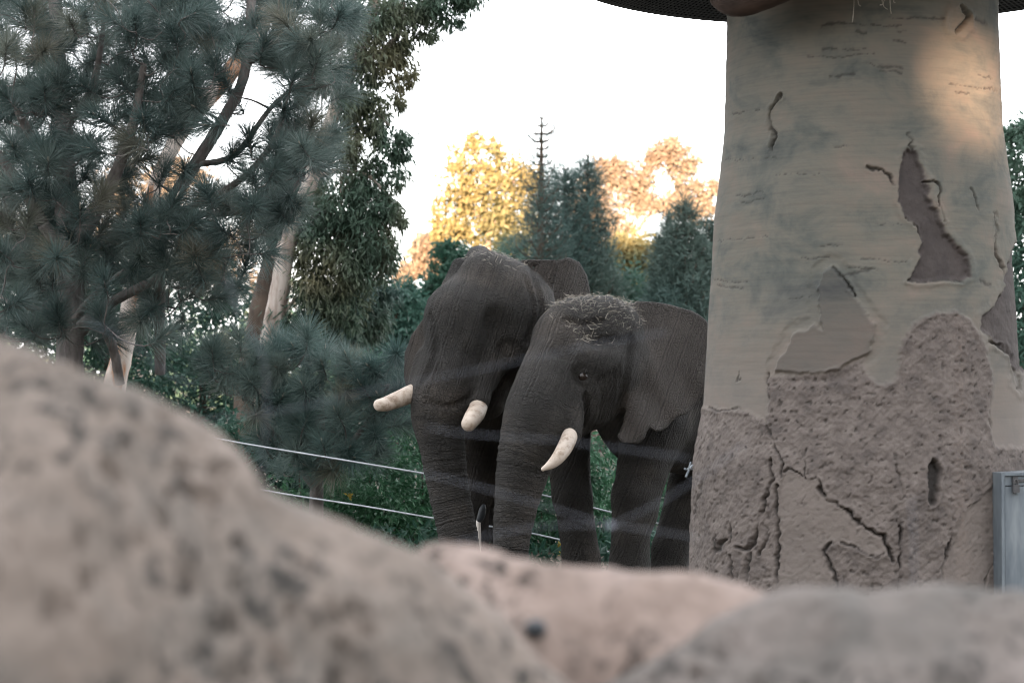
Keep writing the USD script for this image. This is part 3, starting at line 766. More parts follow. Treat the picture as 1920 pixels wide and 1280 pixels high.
def finish_body(S, trunk, head_axis, seed):
    """The surface with its trunk rings and folds pressed in; the mesh carries fold coordinates for the finer wrinkles."""
    v, f = S.surface()
    tm = trimesh.Trimesh(v, f[:, [0, 1, 2]], process=False)
    vv, ff, nrm = usdkit.meshkit.arrays((v, f), True)
    q = trunk
    seg = np.concatenate([[0], np.cumsum(np.linalg.norm(np.diff(q[:, :3], axis=0), axis=1))])
    best, s_at, r_at = np.full(len(v), 9.0), np.zeros(len(v)), np.ones(len(v))
    near = np.where(np.all((v > q[:, :3].min(0) - 0.4) & (v < q[:, :3].max(0) + 0.4), axis=1))[0]
    for i in range(len(q) - 1):
        a, ab = q[i, :3], q[i + 1, :3] - q[i, :3]
        t = np.clip(((v[near] - a) @ ab) / (ab @ ab), 0, 1)
        d = np.linalg.norm(v[near] - a - t[:, None] * ab, axis=1)
        r = q[i, 3] + t * (q[i + 1, 3] - q[i, 3])
        e = d - r
        better = e < best[near]
        k = near[better]
        best[k], s_at[k], r_at[k] = e[better], (seg[i] + t * np.linalg.norm(ab))[better], r[better]
    on = np.exp(-(np.maximum(best - 0.015, 0) / 0.05) ** 2)
    start = sstep(0.05, 0.42, s_at)
    tw = on * start
    tip = sstep(0.1, 1.6, s_at)
    wobble = 0.03 * (fbm(v * 5.0, 3, seed) - 0.5)
    # rings: irregular grooves, about 6 cm apart at the top and 3 cm near the tip
    phase = (s_at + wobble) * (17 + 13 * tip)
    saw = noise(np.stack([phase, 0 * phase, 0 * phase + 0.5 + seed], -1), seed)
    groove = np.abs(2 * saw - 1)
    d1 = tw * (0.017 * (np.minimum(groove, 0.55) - 0.4))
    # broad hide undulation, wrinkles of the body
    d2 = (1 - tw) * (0.009 * (fbm(v * np.array([9, 9, 5.0]), 4, seed + 2) - 0.5) * 2)
    lat = (v - q[0, :3]) @ np.cross(head_axis, [0, -1.0, 0])
    face = on * (1 - start) + np.exp(-(np.linalg.norm((v - q[0, :3]) / 0.55, axis=1)) ** 4) * (1 - on)
    fold = np.abs(2 * noise(np.stack([lat * 26 + 3 * fbm(v * 3, 2, seed), (v @ head_axis) * 1.5, 0 * lat], -1), seed + 4) - 1)
    d3 = face * 0.013 * (np.minimum(fold, 0.5) - 0.35)
    v = v + nrm * (d1 + d2 + d3)[:, None]
    px_, py_ = proj(v)
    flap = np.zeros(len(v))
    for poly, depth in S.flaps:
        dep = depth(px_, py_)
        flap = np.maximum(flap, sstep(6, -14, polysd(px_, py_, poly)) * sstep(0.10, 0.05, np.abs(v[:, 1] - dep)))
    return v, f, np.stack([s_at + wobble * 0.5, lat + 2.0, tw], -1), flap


def tusk(pts, radii):
    q = spline(np.column_stack([np.array(pts), radii]), 26)
    t = np.linspace(0, 1, 10)[1:]
    end, back = q[-1], unit(q[-1, :3] - q[-2, :3])
    capq = np.column_stack([end[:3] + back * (end[3] * 0.9 * np.sin(t * np.pi / 2))[:, None], end[3] * np.cos(t * np.pi / 2) + 0.0008])
    q = np.vstack([q, capq])
    return tube(q[:, :3], q[:, 3], 20, n=len(q), rough=0.05)


def leg(S, top, knee, foot, r, k=0.12):
    """Four rows: hip, knee, ankle, sole."""
    S.bone(top, knee, r[0], r[1], k)
    S.bone(knee, foot, r[1], r[2], 0.06)
    f = np.array(foot, float)
    S.bone(f, [f[0], f[1] - 0.03, 0.09], r[2], r[3], 0.05)
    S.egg([f[0], f[1] - 0.05, 0.08], [r[3] * 1.05, r[3] * 1.12, 0.11], 0.04)


HS = 0.0145
# ---- the taller one, facing the viewpoint with its head cocked
A = Sculpt((-1.25, 14.1, -0.03), (0.95, 19.6, 3.05), HS)
A.egg(P(935, 725, 17.0), (0.62, 1.15, 0.66), 0.2)
A.egg(P(925, 640, 16.5), (0.50, 0.55, 0.58), 0.2)
A.egg(P(930, 720, 18.3), (0.60, 0.75, 0.64), 0.2)
A.egg(P(899, 500, 16.8), (0.14, 0.45, 0.18), 0.10)
A.bone(P(905, 630, 16.6), P(905, 600, 15.5), 0.50, 0.42, 0.15)
leg(A, P(885, 790, 16.3), P(886, 930, 16.2), [P(884, 1040, 16.25)[0], 16.25, 0.26], (0.22, 0.145, 0.135, 0.17))
leg(A, P(965, 790, 16.35), P(960, 930, 16.3), [P(958, 1040, 16.3)[0], 16.3, 0.26], (0.22, 0.145, 0.135, 0.17))
leg(A, P(880, 760, 18.2), P(890, 920, 18.4), [P(892, 1040, 18.3)[0], 18.3, 0.26], (0.30, 0.17, 0.14, 0.17))
leg(A, P(965, 760, 18.2), P(955, 920, 18.4), [P(955, 1040, 18.3)[0], 18.3, 0.26], (0.30, 0.17, 0.14, 0.17))
A.chain([PR(940, 640, 19.05, 12), PR(945, 760, 19.25, 9), PR(942, 900, 19.2, 7), PR(940, 960, 19.15, 9)], 0.04)
# head
ca, sa = math.cos(math.radians(-13)), math.sin(math.radians(-13))
rotA = np.array([[ca, 0, -sa], [0, 1, 0], [sa, 0, ca]])
A.egg(P(926, 594, 15.32), (0.395, 0.46, 0.475), 0.1, rotA)
A.egg(P(908, 524, 15.25), (0.18, 0.30, 0.22), 0.12)
A.egg(P(960, 550, 15.3), (0.24, 0.30, 0.20), 0.12)
A.egg(P(988, 592, 15.28), (0.235, 0.34, 0.27), 0.12)
A.egg(P(975, 650, 15.25), (0.19, 0.30, 0.20), 0.12)
A.egg(P(845, 610, 15.2), (0.19, 0.26, 0.30), 0.12)
A.bone(P(872, 600, 15.05), P(838, 735, 14.92), 0.30, 0.215, 0.12)
A.bone(P(950, 625, 15.1), P(905, 705, 14.95), 0.17, 0.13, 0.10)          # right brow to tusk socket
A.bone(P(905, 690, 14.98), P(899, 752, 14.74), 0.115, 0.082, 0.07)
A.bone(P(806, 680, 15.05), P(779, 736, 14.98), 0.13, 0.072, 0.07)
A.bone(P(950, 680, 15.4), P(915, 755, 15.2), 0.19, 0.13, 0.1)            # cheek and jaw
A.bone(P(890, 760, 15.15), P(868, 800, 14.95), 0.13, 0.05, 0.07)         # lower lip
A.egg(P(951, 655, A.hit(951, 655)), (0.08, 0.05, 0.06), 0.06, carve=True)
A.egg(P(930, 610, 14.83), (0.09, 0.06, 0.12), 0.10, carve=True)
trA = A.chain([PR(846, 700, 14.93, 58), PR(832, 745, 14.90, 53), PR(822, 785, 14.88, 44), PR(830, 840, 14.86, 37), PR(838, 900, 14.85, 33.5), PR(850, 960, 14.83, 32), PR(862, 1020, 14.8, 31), PR(872, 1090, 14.75, 29), PR(868, 1150, 14.6, 27)], 0.05, 60)
# its right ear, folded back along the body at left
A.sheet([(806, 575), (822, 600), (830, 680), (820, 760), (808, 850), (795, 838), (776, 790), (764, 745), (755, 705), (757, 662), (769, 628), (790, 600)],
        lambda x, y: 15.62 + (800 - x) * 0.011 + 0.02 * np.sin(y * 0.06), 0.020, 0.05)
A.bone(P(806, 592, 15.45), P(815, 566, 15.42), 0.045, 0.06, 0.05)
A.bone(P(846, 535, 15.62), P(862, 500, 15.72), 0.07, 0.07, 0.06)
# its left ear, raised, the upper edge folded over
A.sheet([(1012, 575), (1020, 535), (1028, 505), (1045, 486), (1066, 481), (1088, 490), (1102, 515), (1109, 552), (1110, 600), (1102, 660), (1080, 720), (1050, 740), (1025, 700), (1012, 640)],
        lambda x, y: 15.52 + (x - 1020) * 0.0045 + 0.022 * np.sin((x - 1000) * 0.07) , 0.019, 0.05)
A.sheet([(974, 488), (985, 484), (1010, 484), (1045, 485), (1050, 500), (1040, 530), (1037, 556), (1022, 552), (1004, 536), (986, 516)],
        lambda x, y: 15.36 + 0.05 * np.cos((x - 960) * 0.028) + (y - 484) * -0.0004, 0.017, 0.03)
# folds of skin between head and ear
for i in range(4):
    A.bone(P(1000 + 9 * i, 528 + 5 * i, 15.30), P(1008 + 7 * i, 590 + 6 * i, 15.24), 0.026, 0.02, 0.02)
EYA = P(951, 657, A.hit(951, 657) + 0.004)
for up in (1, -1):
    for dr, rr in ((0.028, 0.012), (0.050, 0.010)):
        t = np.linspace(-1, 1, 7)
        arc = np.stack([EYA[0] + dr * t * 1.2, EYA[1] - 0.010 + 0.02 * t**2, EYA[2] + up * dr * 0.6 * (1 - t**2)], 1)
        for p, q in zip(arc[:-1], arc[1:]):
            A.bone(p, q, rr, rr, 0.016)
A.crease([(806, 592), (812, 615), (816, 650), (806, 690), (792, 715)], 0.022, 0.03)
A.crease([(1000, 500), (1008, 540), (1016, 580), (1012, 620)], 0.018, 0.03)
A.crease([(985, 520), (998, 560), (1000, 600), (990, 640)], 0.012, 0.03)
A.crease([(800, 752), (835, 762), (870, 752), (892, 730)], 0.012, 0.03)
vA, fA, cA, eA = finish_body(A, trA, unit(P(838, 740, 15.0) - P(912, 500, 15.0)), 3)
elA = thing("elephant", "taller grey elephant facing us with cocked head, leaning on the other elephant", "elephant", (P(900, 640, 16)[0], 16.0, 0))
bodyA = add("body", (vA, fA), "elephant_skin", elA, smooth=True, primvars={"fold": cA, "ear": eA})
add("tusk", tusk([P(789, 728, 15.02), P(768, 739, 14.92), P(745, 749, 14.82), P(724, 757, 14.74), P(711, 759, 14.70)], [0.068, 0.067, 0.063, 0.056, 0.046]), "ivory", elA, smooth=True)
add("tusk", tusk([P(900, 748, 14.82), P(895, 769, 14.66), P(888, 781, 14.5), P(879, 794, 14.36)], [0.068, 0.070, 0.068, 0.057]), "ivory", elA, smooth=True)
e = trimesh.creation.icosphere(3, 0.022)
e.apply_translation(EYA)
add("eye", e, "eyeball", elA, smooth=True)
del A

# ---- the nearer one, seen three-quarter from its left side
B = Sculpt((-0.30, 13.85, -0.03), (3.0, 18.2, 2.55), HS)
fw = unit(np.array([-0.69, -0.72, 0.0]))                          # the way it stands
rt = np.array([-fw[1] * -1, fw[0] * -1, 0.0]) * -1                # its left-to-right
rt = np.cross(fw, [0, 0, 1.0])
sh = np.array([1.10, 15.5, 1.50])
hip = sh - fw * 1.45
rotB = np.stack([rt, fw, [0, 0, 1.0]], 1)
B.egg(sh - fw * 0.75 + [0, 0, -0.06], (0.56, 0.98, 0.56), 0.2, rotB)
B.egg(sh + [0, 0, 0.06], (0.46, 0.48, 0.60), 0.2, rotB)
B.egg(hip + [0, 0, 0.02], (0.52, 0.55, 0.60), 0.2, rotB)
B.bone(sh + [0, 0, 0.2], P(1150, 690, 14.85), 0.40, 0.33, 0.15)
leg(B, P(1232, 800, 15.15), P(1186, 930, 14.95), [P(1180, 1050, 14.95)[0], 14.95, 0.26], (0.25, 0.155, 0.150, 0.175))
B.bone(P(1215, 800, 15.1), P(1200, 960, 15.0), 0.21, 0.135, 0.08)
leg(B, P(1062, 815, 15.62), P(1073, 930, 15.5), [P(1090, 1045, 15.5)[0], 15.5, 0.25], (0.19, 0.150, 0.145, 0.17))
hl, hr = hip - rt * 0.28, hip + rt * 0.28
leg(B, hl, hl + [-0.12, -0.05, -0.75], [hl[0] - 0.05, hl[1], 0.26], (0.32, 0.18, 0.145, 0.17))
leg(B, hr, P(1292, 905, 16.35), [P(1256, 1050, 16.2)[0], 16.2, 0.26], (0.32, 0.165, 0.150, 0.17))
tl = hip - fw * 0.52
B.chain([np.append(tl + [0, 0, 0.3], 0.06), np.append(tl - fw * 0.15 + [0, 0, -0.1], 0.045), np.append(tl - fw * 0.12 + [0, 0, -0.6], 0.03), np.append(tl - fw * 0.1 + [0, 0, -0.85], 0.035)], 0.05)
# head
hf = unit(np.array([-0.72, -0.66, -0.15]))
B.egg(P(1108, 650, 14.85), (0.375, 0.40, 0.375), 0.1)
B.egg(P(1075, 622, 14.72), (0.22, 0.25, 0.245), 0.1)
B.egg(P(1135, 615, 14.8), (0.26, 0.28, 0.225), 0.1)
B.bone(P(1055, 640, 14.66), P(1012, 760, 14.34), 0.235, 0.195, 0.12)
B.egg(P(1112, 700, 14.60), (0.245, 0.29, 0.27), 0.22)
B.bone(P(1085, 690, 14.52), P(1060, 780, 14.40), 0.21, 0.15, 0.2)
B.bone(P(1030, 700, 14.45), P(1000, 790, 14.28), 0.20, 0.20, 0.1)
B.bone(P(1090, 668, 14.40), P(1130, 660, 14.43), 0.075, 0.06, 0.09)      # brow
B.bone(P(1135, 700, 14.56), P(1116, 760, 14.54), 0.185, 0.145, 0.14)     # cheek
B.bone(P(1118, 765, 14.62), P(1085, 800, 14.52), 0.125, 0.07, 0.08)      # jaw
B.bone(P(1062, 715, 14.38), P(1070, 812, 14.18), 0.135, 0.085, 0.07)     # tusk socket
B.bone(P(1150, 640, 14.62), P(1165, 720, 14.62), 0.10, 0.09, 0.08)
B.egg(P(1130, 632, B.hit(1130, 632) - 0.02), (0.13, 0.05, 0.07), 0.10, carve=True)
B.egg(P(1050, 650, B.hit(1050, 650) - 0.025), (0.07, 0.04, 0.12), 0.10, carve=True)
B.egg(P(1093, 708, B.hit(1093, 708) + 0.01), (0.11, 0.028, 0.075), 0.05, carve=True)
EYB = P(1093, 706, B.hit(1093, 706) + 0.020)
for j, (dr, rr) in enumerate([(0.054, 0.015), (0.076, 0.012), (0.098, 0.010)]):
    for up, hh in ((1, 0.75), (-1, 0.85)):
        t = np.linspace(-1, 1, 7)
        arc = np.stack([EYB[0] + dr * t * 1.15, EYB[1] - 0.020 + 0.022 * t**2 + 0.004 * j, EYB[2] + up * dr * hh * (1 - t**2) + 0.012 * t], 1)
        for p, q in zip(arc[:-1], arc[1:]):
            B.bone(p, q, rr, rr, 0.016)
trB = B.chain([PR(1030, 720, 14.42, 57), PR(1012, 770, 14.31, 58), PR(1000, 815, 14.26, 54), PR(985, 860, 14.24, 46), PR(975, 905, 14.22, 39), PR(967, 950, 14.2, 34), PR(960, 1000, 14.17, 29), PR(957, 1060, 14.12, 26), PR(962, 1130, 14.0, 24)], 0.05, 60)
ear = [(1163, 640), (1176, 600), (1168, 575), (1196, 563), (1225, 564), (1262, 570), (1298, 581), (1325, 598), (1350, 630), (1362, 670), (1352, 715), (1330, 738), (1310, 757), (1290, 775), (1270, 786), (1262, 791), (1249, 801), (1236, 809), (1226, 813),
       (1218, 807), (1211, 822), (1196, 830), (1176, 835), (1163, 834), (1156, 822), (1155, 798), (1162, 760), (1172, 720), (1170, 690), (1163, 668)]
B.sheet(ear, lambda x, y: 14.56 + (x - 1165) * 0.0021 + 0.00000 * y + 0.045 * np.sin((x - 1150) * 0.035 + y * 0.004) * sstep(590, 720, y) + 0.018 * np.sin((x * 0.9 - y * 0.55) * 0.085) * sstep(640, 740, y) - 0.02 * sstep(620, 560, y) + 0.05 - 0.0017 * (y - 700), 0.019, 0.06,
        edge=lambda x, y: 0.010 * np.sin(x * 0.13) * sstep(740, 800, y))
for i in range(5):
    B.crease([(1122 + 10 * i, 712 - 6 * i), (1130 + 8 * i, 745), (1122 + 8 * i, 790 - 3 * i)], 0.014, 0.02)
B.crease([(1186, 640), (1181, 660), (1177, 700), (1168, 740), (1160, 785), (1156, 815)], 0.030, 0.03)
B.crease([(1115, 642), (1140, 636), (1168, 638), (1185, 630)], 0.016, 0.03)
B.crease([(1098, 740), (1100, 770), (1096, 800)], 0.020, 0.03)
B.crease([(1060, 600), (1095, 606), (1130, 600)], 0.012, 0.04)
vB, fB, cB, eB = finish_body(B, trB, unit(P(1010, 780, 14.3) - P(1090, 580, 14.6)), 7)
elB = thing("elephant", "nearer grey elephant with one eye showing and a wide ear beside the artificial trunk", "elephant", (1.5, 16.0, 0))
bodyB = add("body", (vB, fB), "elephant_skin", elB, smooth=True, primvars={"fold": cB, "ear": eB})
add("tusk", tusk([P(1071, 806, 14.2), P(1064, 828, 14.05), P(1052, 850, 13.94), P(1036, 868, 13.88), P(1018, 879, 13.84)], [0.058, 0.058, 0.052, 0.038, 0.015]), "ivory", elB, smooth=True)
add("tusk", tusk([P(985, 790, 14.5), P(965, 812, 14.45), P(958, 830, 14.38), P(962, 846, 14.35)], [0.06, 0.058, 0.05, 0.03]), "ivory", elB, smooth=True)
e = trimesh.creation.icosphere(3, 0.045)
e.apply_translation(EYB + [0, 0.0, 0])
add("eye", e, "eyeball", elB, smooth=True)
del B


def hay(verts, center, spread, count, seed):
    """Loose dry stalks lying on the hide."""
    rng = np.random.default_rng(seed)
    c, out = np.array(center), []
    nrm_z = verts[np.linalg.norm((verts - c) / np.array(spread), axis=1) < 1.0]
    pick = nrm_z[rng.integers(0, len(nrm_z), count)]
    d = rng.normal(size=(count, 3)) * [1, 0.8, 0.45] + [0, -0.2, 0]
    d = unit(d)
    L = rng.uniform(0.015, 0.065, count)
    side = unit(np.cross(d, rng.normal(size=(count, 3))))
    w = rng.uniform(0.0008, 0.0016, count)[:, None]
    base = pick + np.array([0, -0.008, 0.006]) + rng.normal(size=(count, 3)) * [0.006, 0.012, 0.008]
    bend = rng.normal(size=(count, 3)) * 0.004
    v = np.stack([base - side * w, base + side * w, base + d * L[:, None] * 0.5 + bend + side * w, base + d * L[:, None] * 0.5 + bend - side * w, base + d * L[:, None] + side * w * 0.6, base + d * L[:, None] - side * w * 0.6], 1).reshape(-1, 3)
    k = np.arange(count)[:, None] * 6
    f = np.vstack([k + [0, 1, 2], k + [0, 2, 3], k + [3, 2, 4], k + [3, 4, 5]])
    return v, f


fa = vA[(vA[:, 1] < 15.75)]
fb = vB[(vB[:, 1] < 15.0)]
bits = [hay(fb, P(1118, 572, 14.75), (0.34, 0.32, 0.12), 480, 5), hay(fb, P(1085, 590, 14.6), (0.25, 0.3, 0.2), 150, 8), hay(fb, P(1172, 590, 14.7), (0.16, 0.3, 0.16), 170, 15), hay(fb, P(1098, 632, 14.45), (0.07, 0.2, 0.05), 46, 16), hay(fb, P(1125, 620, 14.5), (0.25, 0.3, 0.14), 60, 17)]
add("hay", join(bits), "straw", label="dry hay scattered over the crown of the nearer elephant", cat="hay", kind="stuff")
# ------------------------------------------------------------------ trees and shrubs
noise_mat("pine_bark", [(0.3, (0.072, 0.066, 0.063)), (0.55, (0.144, 0.132, 0.127)), (0.75, (0.229, 0.212, 0.203))], scale=9, bump=0.9, bscale=22, bdist=0.02, stretch=(1, 1, 0.35))
noise_mat("pale_bark", [(0.28, (0.10, 0.075, 0.06)), (0.42, (0.24, 0.19, 0.16)), (0.55, (0.40, 0.35, 0.31)), (0.75, (0.50, 0.45, 0.41))], scale=4.5, bump=0.5, bscale=16, bdist=0.015, stretch=(1.6, 1.6, 0.35))
noise_mat("peeling_bark", [(0.30, (0.12, 0.05, 0.03)), (0.40, (0.34, 0.17, 0.09)), (0.50, (0.46, 0.39, 0.34)), (0.75, (0.55, 0.50, 0.46))], scale=4.0, bump=0.6, bscale=16, bdist=0.02, stretch=(1.6, 1.6, 0.3))
noise_mat("brown_bark", [(0.3, (0.045, 0.035, 0.028)), (0.7, (0.12, 0.09, 0.07))], scale=6, bump=0.6, bscale=18, bdist=0.02, stretch=(1, 1, 0.4))
mat("pine_needles", {
    "o": ("object_info", {}), "g": ("geometry", {}),
    "r": ("rgb_ramp", {"ramp": [(0.0, (0.110, 0.175, 0.165)), (0.5, (0.179, 0.262, 0.245)), (0.85, (0.244, 0.323, 0.291)), (1.0, (0.303, 0.303, 0.237))]}),
    "r2": ("rgb_ramp", {"ramp": [(0.0, (0.5, 0.5, 0.5)), (0.7, (1.2, 1.2, 1.2)), (1.0, (1.9, 1.8, 1.6))]}),
    "m": ("mix_color", {"blend_type": "multiply", "fac": 1.0, "use_clamp": False}),
    "p": ("principled_bsdf", {"roughness": 0.38, "specular_ior_level": 0.5}),
    "t": ("translucent_bsdf", {}), "x": ("mix_closure", {"fac": 0.38}),
}, [("o.random", "r.fac"), ("g.random_per_island", "r2.fac"), ("r.color", "m.a"), ("r2.color", "m.b"), ("m.result", "p.base_color"), ("m.result", "t.color"), ("p.BSDF", "x.closure1"), ("t.BSDF", "x.closure2")], surface="x.closure")
mat("brightened_needles", {  # lighter copy of the pine needles, brightened against the shade around this tree
    "o": ("object_info", {}), "g": ("geometry", {}),
    "r": ("rgb_ramp", {"ramp": [(0.0, (0.129, 0.224, 0.210)), (0.5, (0.213, 0.335, 0.309)), (0.85, (0.295, 0.400, 0.365)), (1.0, (0.384, 0.384, 0.287))]}),
    "r2": ("rgb_ramp", {"ramp": [(0.0, (0.5, 0.5, 0.5)), (0.7, (1.2, 1.2, 1.2)), (1.0, (1.9, 1.8, 1.6))]}),
    "m": ("mix_color", {"blend_type": "multiply", "fac": 1.0, "use_clamp": False}),
    "p": ("principled_bsdf", {"roughness": 0.38, "specular_ior_level": 0.5}),
    "t": ("translucent_bsdf", {}), "x": ("mix_closure", {"fac": 0.38}),
}, [("o.random", "r.fac"), ("g.random_per_island", "r2.fac"), ("r.color", "m.a"), ("r2.color", "m.b"), ("m.result", "p.base_color"), ("m.result", "t.color"), ("p.BSDF", "x.closure1"), ("t.BSDF", "x.closure2")], surface="x.closure")
leaf_mat("gum_leaves", (0.046, 0.084, 0.057), (0.121, 0.165, 0.095), (0.162, 0.142, 0.078), trans=0.3, rough=0.45, patch=0.8)
leaf_mat("gum_leaves_blue", (0.041, 0.081, 0.070), (0.097, 0.155, 0.132), (0.081, 0.115, 0.074), trans=0.25, rough=0.4, patch=0.8)
leaf_mat("shrub_leaves", (0.047, 0.132, 0.066), (0.147, 0.279, 0.116), (0.054, 0.132, 0.081), trans=0.3, rough=0.35, patch=1.6)
leaf_mat("bush_leaves", (0.030, 0.084, 0.057), (0.074, 0.155, 0.092), (0.032, 0.074, 0.057), trans=0.3, patch=0.5)
leaf_mat("teal_leaves", (0.049, 0.128, 0.095), (0.095, 0.223, 0.155), (0.049, 0.108, 0.086), trans=0.4, patch=0.35)
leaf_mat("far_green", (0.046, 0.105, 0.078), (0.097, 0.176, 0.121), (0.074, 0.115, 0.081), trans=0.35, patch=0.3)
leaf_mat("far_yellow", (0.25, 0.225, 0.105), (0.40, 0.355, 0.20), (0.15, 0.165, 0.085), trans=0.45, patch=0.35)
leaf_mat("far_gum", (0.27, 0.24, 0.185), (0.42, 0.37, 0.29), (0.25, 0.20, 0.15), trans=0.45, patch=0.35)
leaf_mat("far_conifer", (0.057, 0.101, 0.092), (0.108, 0.162, 0.142), (0.084, 0.119, 0.100), trans=0.2, patch=0.4)
mat("flower", {"p": ("principled_bsdf", {"base_color": (0.42, 0.32, 0.05), "roughness": 0.6}), "t": ("translucent_bsdf", {"color": (0.42, 0.32, 0.05)}), "x": ("mix_closure", {"fac": 0.4})}, [("p.BSDF", "x.closure1"), ("t.BSDF", "x.closure2")], surface="x.closure")


def limb(rows, Y=None, sides=10, rough=0.12, n=None, seed=0):
    """A trunk or branch through rows of (px, py, r px[, Y])."""
    pts, rad = [], []
    for r in rows:
        d = r[3] if len(r) > 3 else Y
        pts.append(P(r[0], r[1], d))
        rad.append(r[2] * d / FPX)
    return tube(pts, rad, sides, n=n or 8 * len(rows), rough=rough, seed=seed)


# ---- the pine at left: every tuft of needles a piece of its own
def tuft(base, axis, rng, L=0.25, n=150, span=0.22, w=0.0042):
    ax = unit(np.asarray(axis, float)[None])[0]
    a, b = frame_of(ax[None])
    a, b = a[0], b[0]
    s = rng.uniform(0, 1, n) ** 0.8
    ph = rng.uniform(0, 2 * np.pi, n)
    lean = np.radians(rng.normal(78 - 52 * s, 12))                 # older needles stand out, the youngest point forward
    out = np.cos(ph)[:, None] * a + np.sin(ph)[:, None] * b
    d = np.cos(lean)[:, None] * ax + np.sin(lean)[:, None] * out
    ll = L * rng.uniform(0.8, 1.08, n)
    p0 = base + ax * (s * span)[:, None]
    g = np.array([0, 0, -1.0])
    p1 = p0 + d * (ll * 0.5)[:, None] + g * 0.010
    p2 = p0 + d * ll[:, None] + g * (0.05 * rng.uniform(0.3, 1.1, n))[:, None]
    side = unit(np.cross(d, rng.normal(size=(n, 3)))) * w / 2
    v = np.stack([p0 - side, p0 + side, p1 + side, p1 - side, p2], 1).reshape(-1, 3)
    k = np.arange(n)[:, None] * 5
    return v, np.vstack([k + [0, 1, 2], k + [0, 2, 3], k + [3, 2, 4]])


def spots(poly, count, dmin, rng, holes=()):
    q, out = np.array(poly, float), []
    for _ in range(count * 60):
        c = rng.uniform(q.min(0), q.max(0))
        if polysd(c[:1], c[1:], q)[0] < 0 and all(polysd(c[:1], c[1:], h)[0] > 0 for h in holes) and all(np.hypot(*(c - o)) > dmin for o in out):
            out.append(c)
            if len(out) == count:
                break
    return out


def pine(label, limbs, tufts, seed, loc, backs=(), needles="pine_needles"):
    rng = np.random.default_rng(seed)
    t = thing("pine_tree", label, "pine tree", loc)
    nodes = []
    for i, rows in enumerate(limbs):
        m = limb(rows, sides=12 if i == 0 else 9, seed=i)
        add("trunk" if i == 0 else "branch", m, "pine_bark", t, smooth=True)
        q = spline(np.array([np.append(P(r[0], r[1], r[3]), r[2] * r[3] / FPX) for r in rows]), 40)
        nodes.append(q)
    nodes = np.vstack(nodes)
    twigs, buds = [], []
    tips = []
    for (x, y, Y) in tufts:
        tips.append(P(x, y, Y))
    order = np.argsort([np.linalg.norm(nodes[:, :3] - p, axis=1).min() for p in tips])
    for i in order:
        p = tips[i]
        cost = np.linalg.norm(nodes[:, :3] - p, axis=1) + 0.6 * np.maximum(nodes[:, 2] - p[2] + 0.05, 0)
        j = int(np.argmin(cost))
        root = nodes[j, :3]
        ax = unit(p - root) * 0.9 + np.array([0, -0.35, 0.75]) + rng.normal(size=3) * [0.55, 0.45, 0.35]
        ax = unit(ax)
        base = p - ax * 0.08
        r0 = min(nodes[j, 3] * 0.7, 0.008 + 0.012 * np.linalg.norm(p - root))
        mid = (root + base) / 2 + np.array([0, 0, -0.06]) * np.linalg.norm(p - root) + rng.normal(size=3) * 0.03
        path = np.array([root, mid, base, base + ax * 0.22])
        twigs.append(tube(path, [r0, max(r0 * 0.7, 0.006), 0.007, 0.005], 5, n=9))
        q = spline(np.column_stack([path, [r0, r0 * 0.7, 0.007, 0.005]]), 9)[:7]
        nodes = np.vstack([nodes, q])
        add("needle_tuft", tuft(base, ax, rng, L=rng.uniform(0.24, 0.32), n=int(rng.integers(260, 340))), needles, t)
        if rng.uniform() < 0.5:
            buds.append(tube([base + ax * 0.2, base + ax * 0.245, base + ax * 0.275], [0.009, 0.009, 0.002], 6, n=5))
    back = []
    for (x, y, Y) in backs:
        p = P(x, y, Y)
        j = int(np.argmin(np.linalg.norm(nodes[:, :3] - p, axis=1)))
        ax = unit(unit(p - nodes[j, :3]) + [0, 0, 0.8] + rng.normal(size=3) * 0.5)
        twigs.append(tube([nodes[j, :3], (nodes[j, :3] + p) / 2 - [0, 0, 0.05], p, p + ax * 0.2], [0.008, 0.007, 0.006, 0.004], 4, n=7))
        back.append(tuft(p, ax, rng, L=rng.uniform(0.24, 0.3), n=220))
    if back:
        add("needle_foliage", join(back), needles, t, kind="stuff")
    add("twig", join(twigs), "pine_bark", t, smooth=True, kind="stuff")
    add("bud", join(buds), "straw", t, smooth=True, kind="stuff")
    return t


rngp = np.random.default_rng(41)
SKYGAP = [(418, 165), (470, 120), (520, 150), (520, 235), (480, 330), (420, 345), (330, 400), (240, 400), (225, 355), (280, 300), (360, 290), (420, 230)]
PINE_AREA = [(-60, -80), (640, -80), (655, 60), (640, 130), (615, 210), (605, 300), (590, 380), (520, 420), (490, 500), (430, 560), (340, 600), (200, 640), (-60, 640)]
big = [(48, 40), (72, 105), (140, 57), (28, 110), (200, 25), (255, 60), (315, 55), (245, 88), (330, 82), (300, 20), (338, 18), (55, 205), (84, 186), (116, 165), (172, 172), (236, 166), (312, 178), (192, 286), (30, 292), (205, 232), (272, 240),
       (395, 60), (400, 120), (415, 235), (430, 165), (545, 55), (552, 110), (535, 140), (600, 55), (628, 45), (620, 110), (590, 140), (535, 215), (548, 260), (575, 290), (520, 300), (505, 335), (560, 330), (580, 250), (320, 395), (300, 430), (350, 430),
       (325, 500), (300, 505), (410, 480), (380, 520), (270, 600), (290, 640), (550, 380), (470, 400), (430, 440), (60, 620), (110, 600), (10, 480), (50, 430), (160, 480), (585, 90), (480, 350), (395, 380), (330, 130), (300, 120), (345, 330)]
near_t = [(x, y, 17.4 + 0.5 * rngp.uniform()) for x, y in big] + [(x, y, rngp.uniform(17.3, 19.4)) for x, y in spots(PINE_AREA, 225, 15, rngp, [SKYGAP])]
near_t += [(x, y, rngp.uniform(18, 19.5)) for x, y in [(450, 200), (470, 280), (430, 300), (300, 340), (250, 370)]]
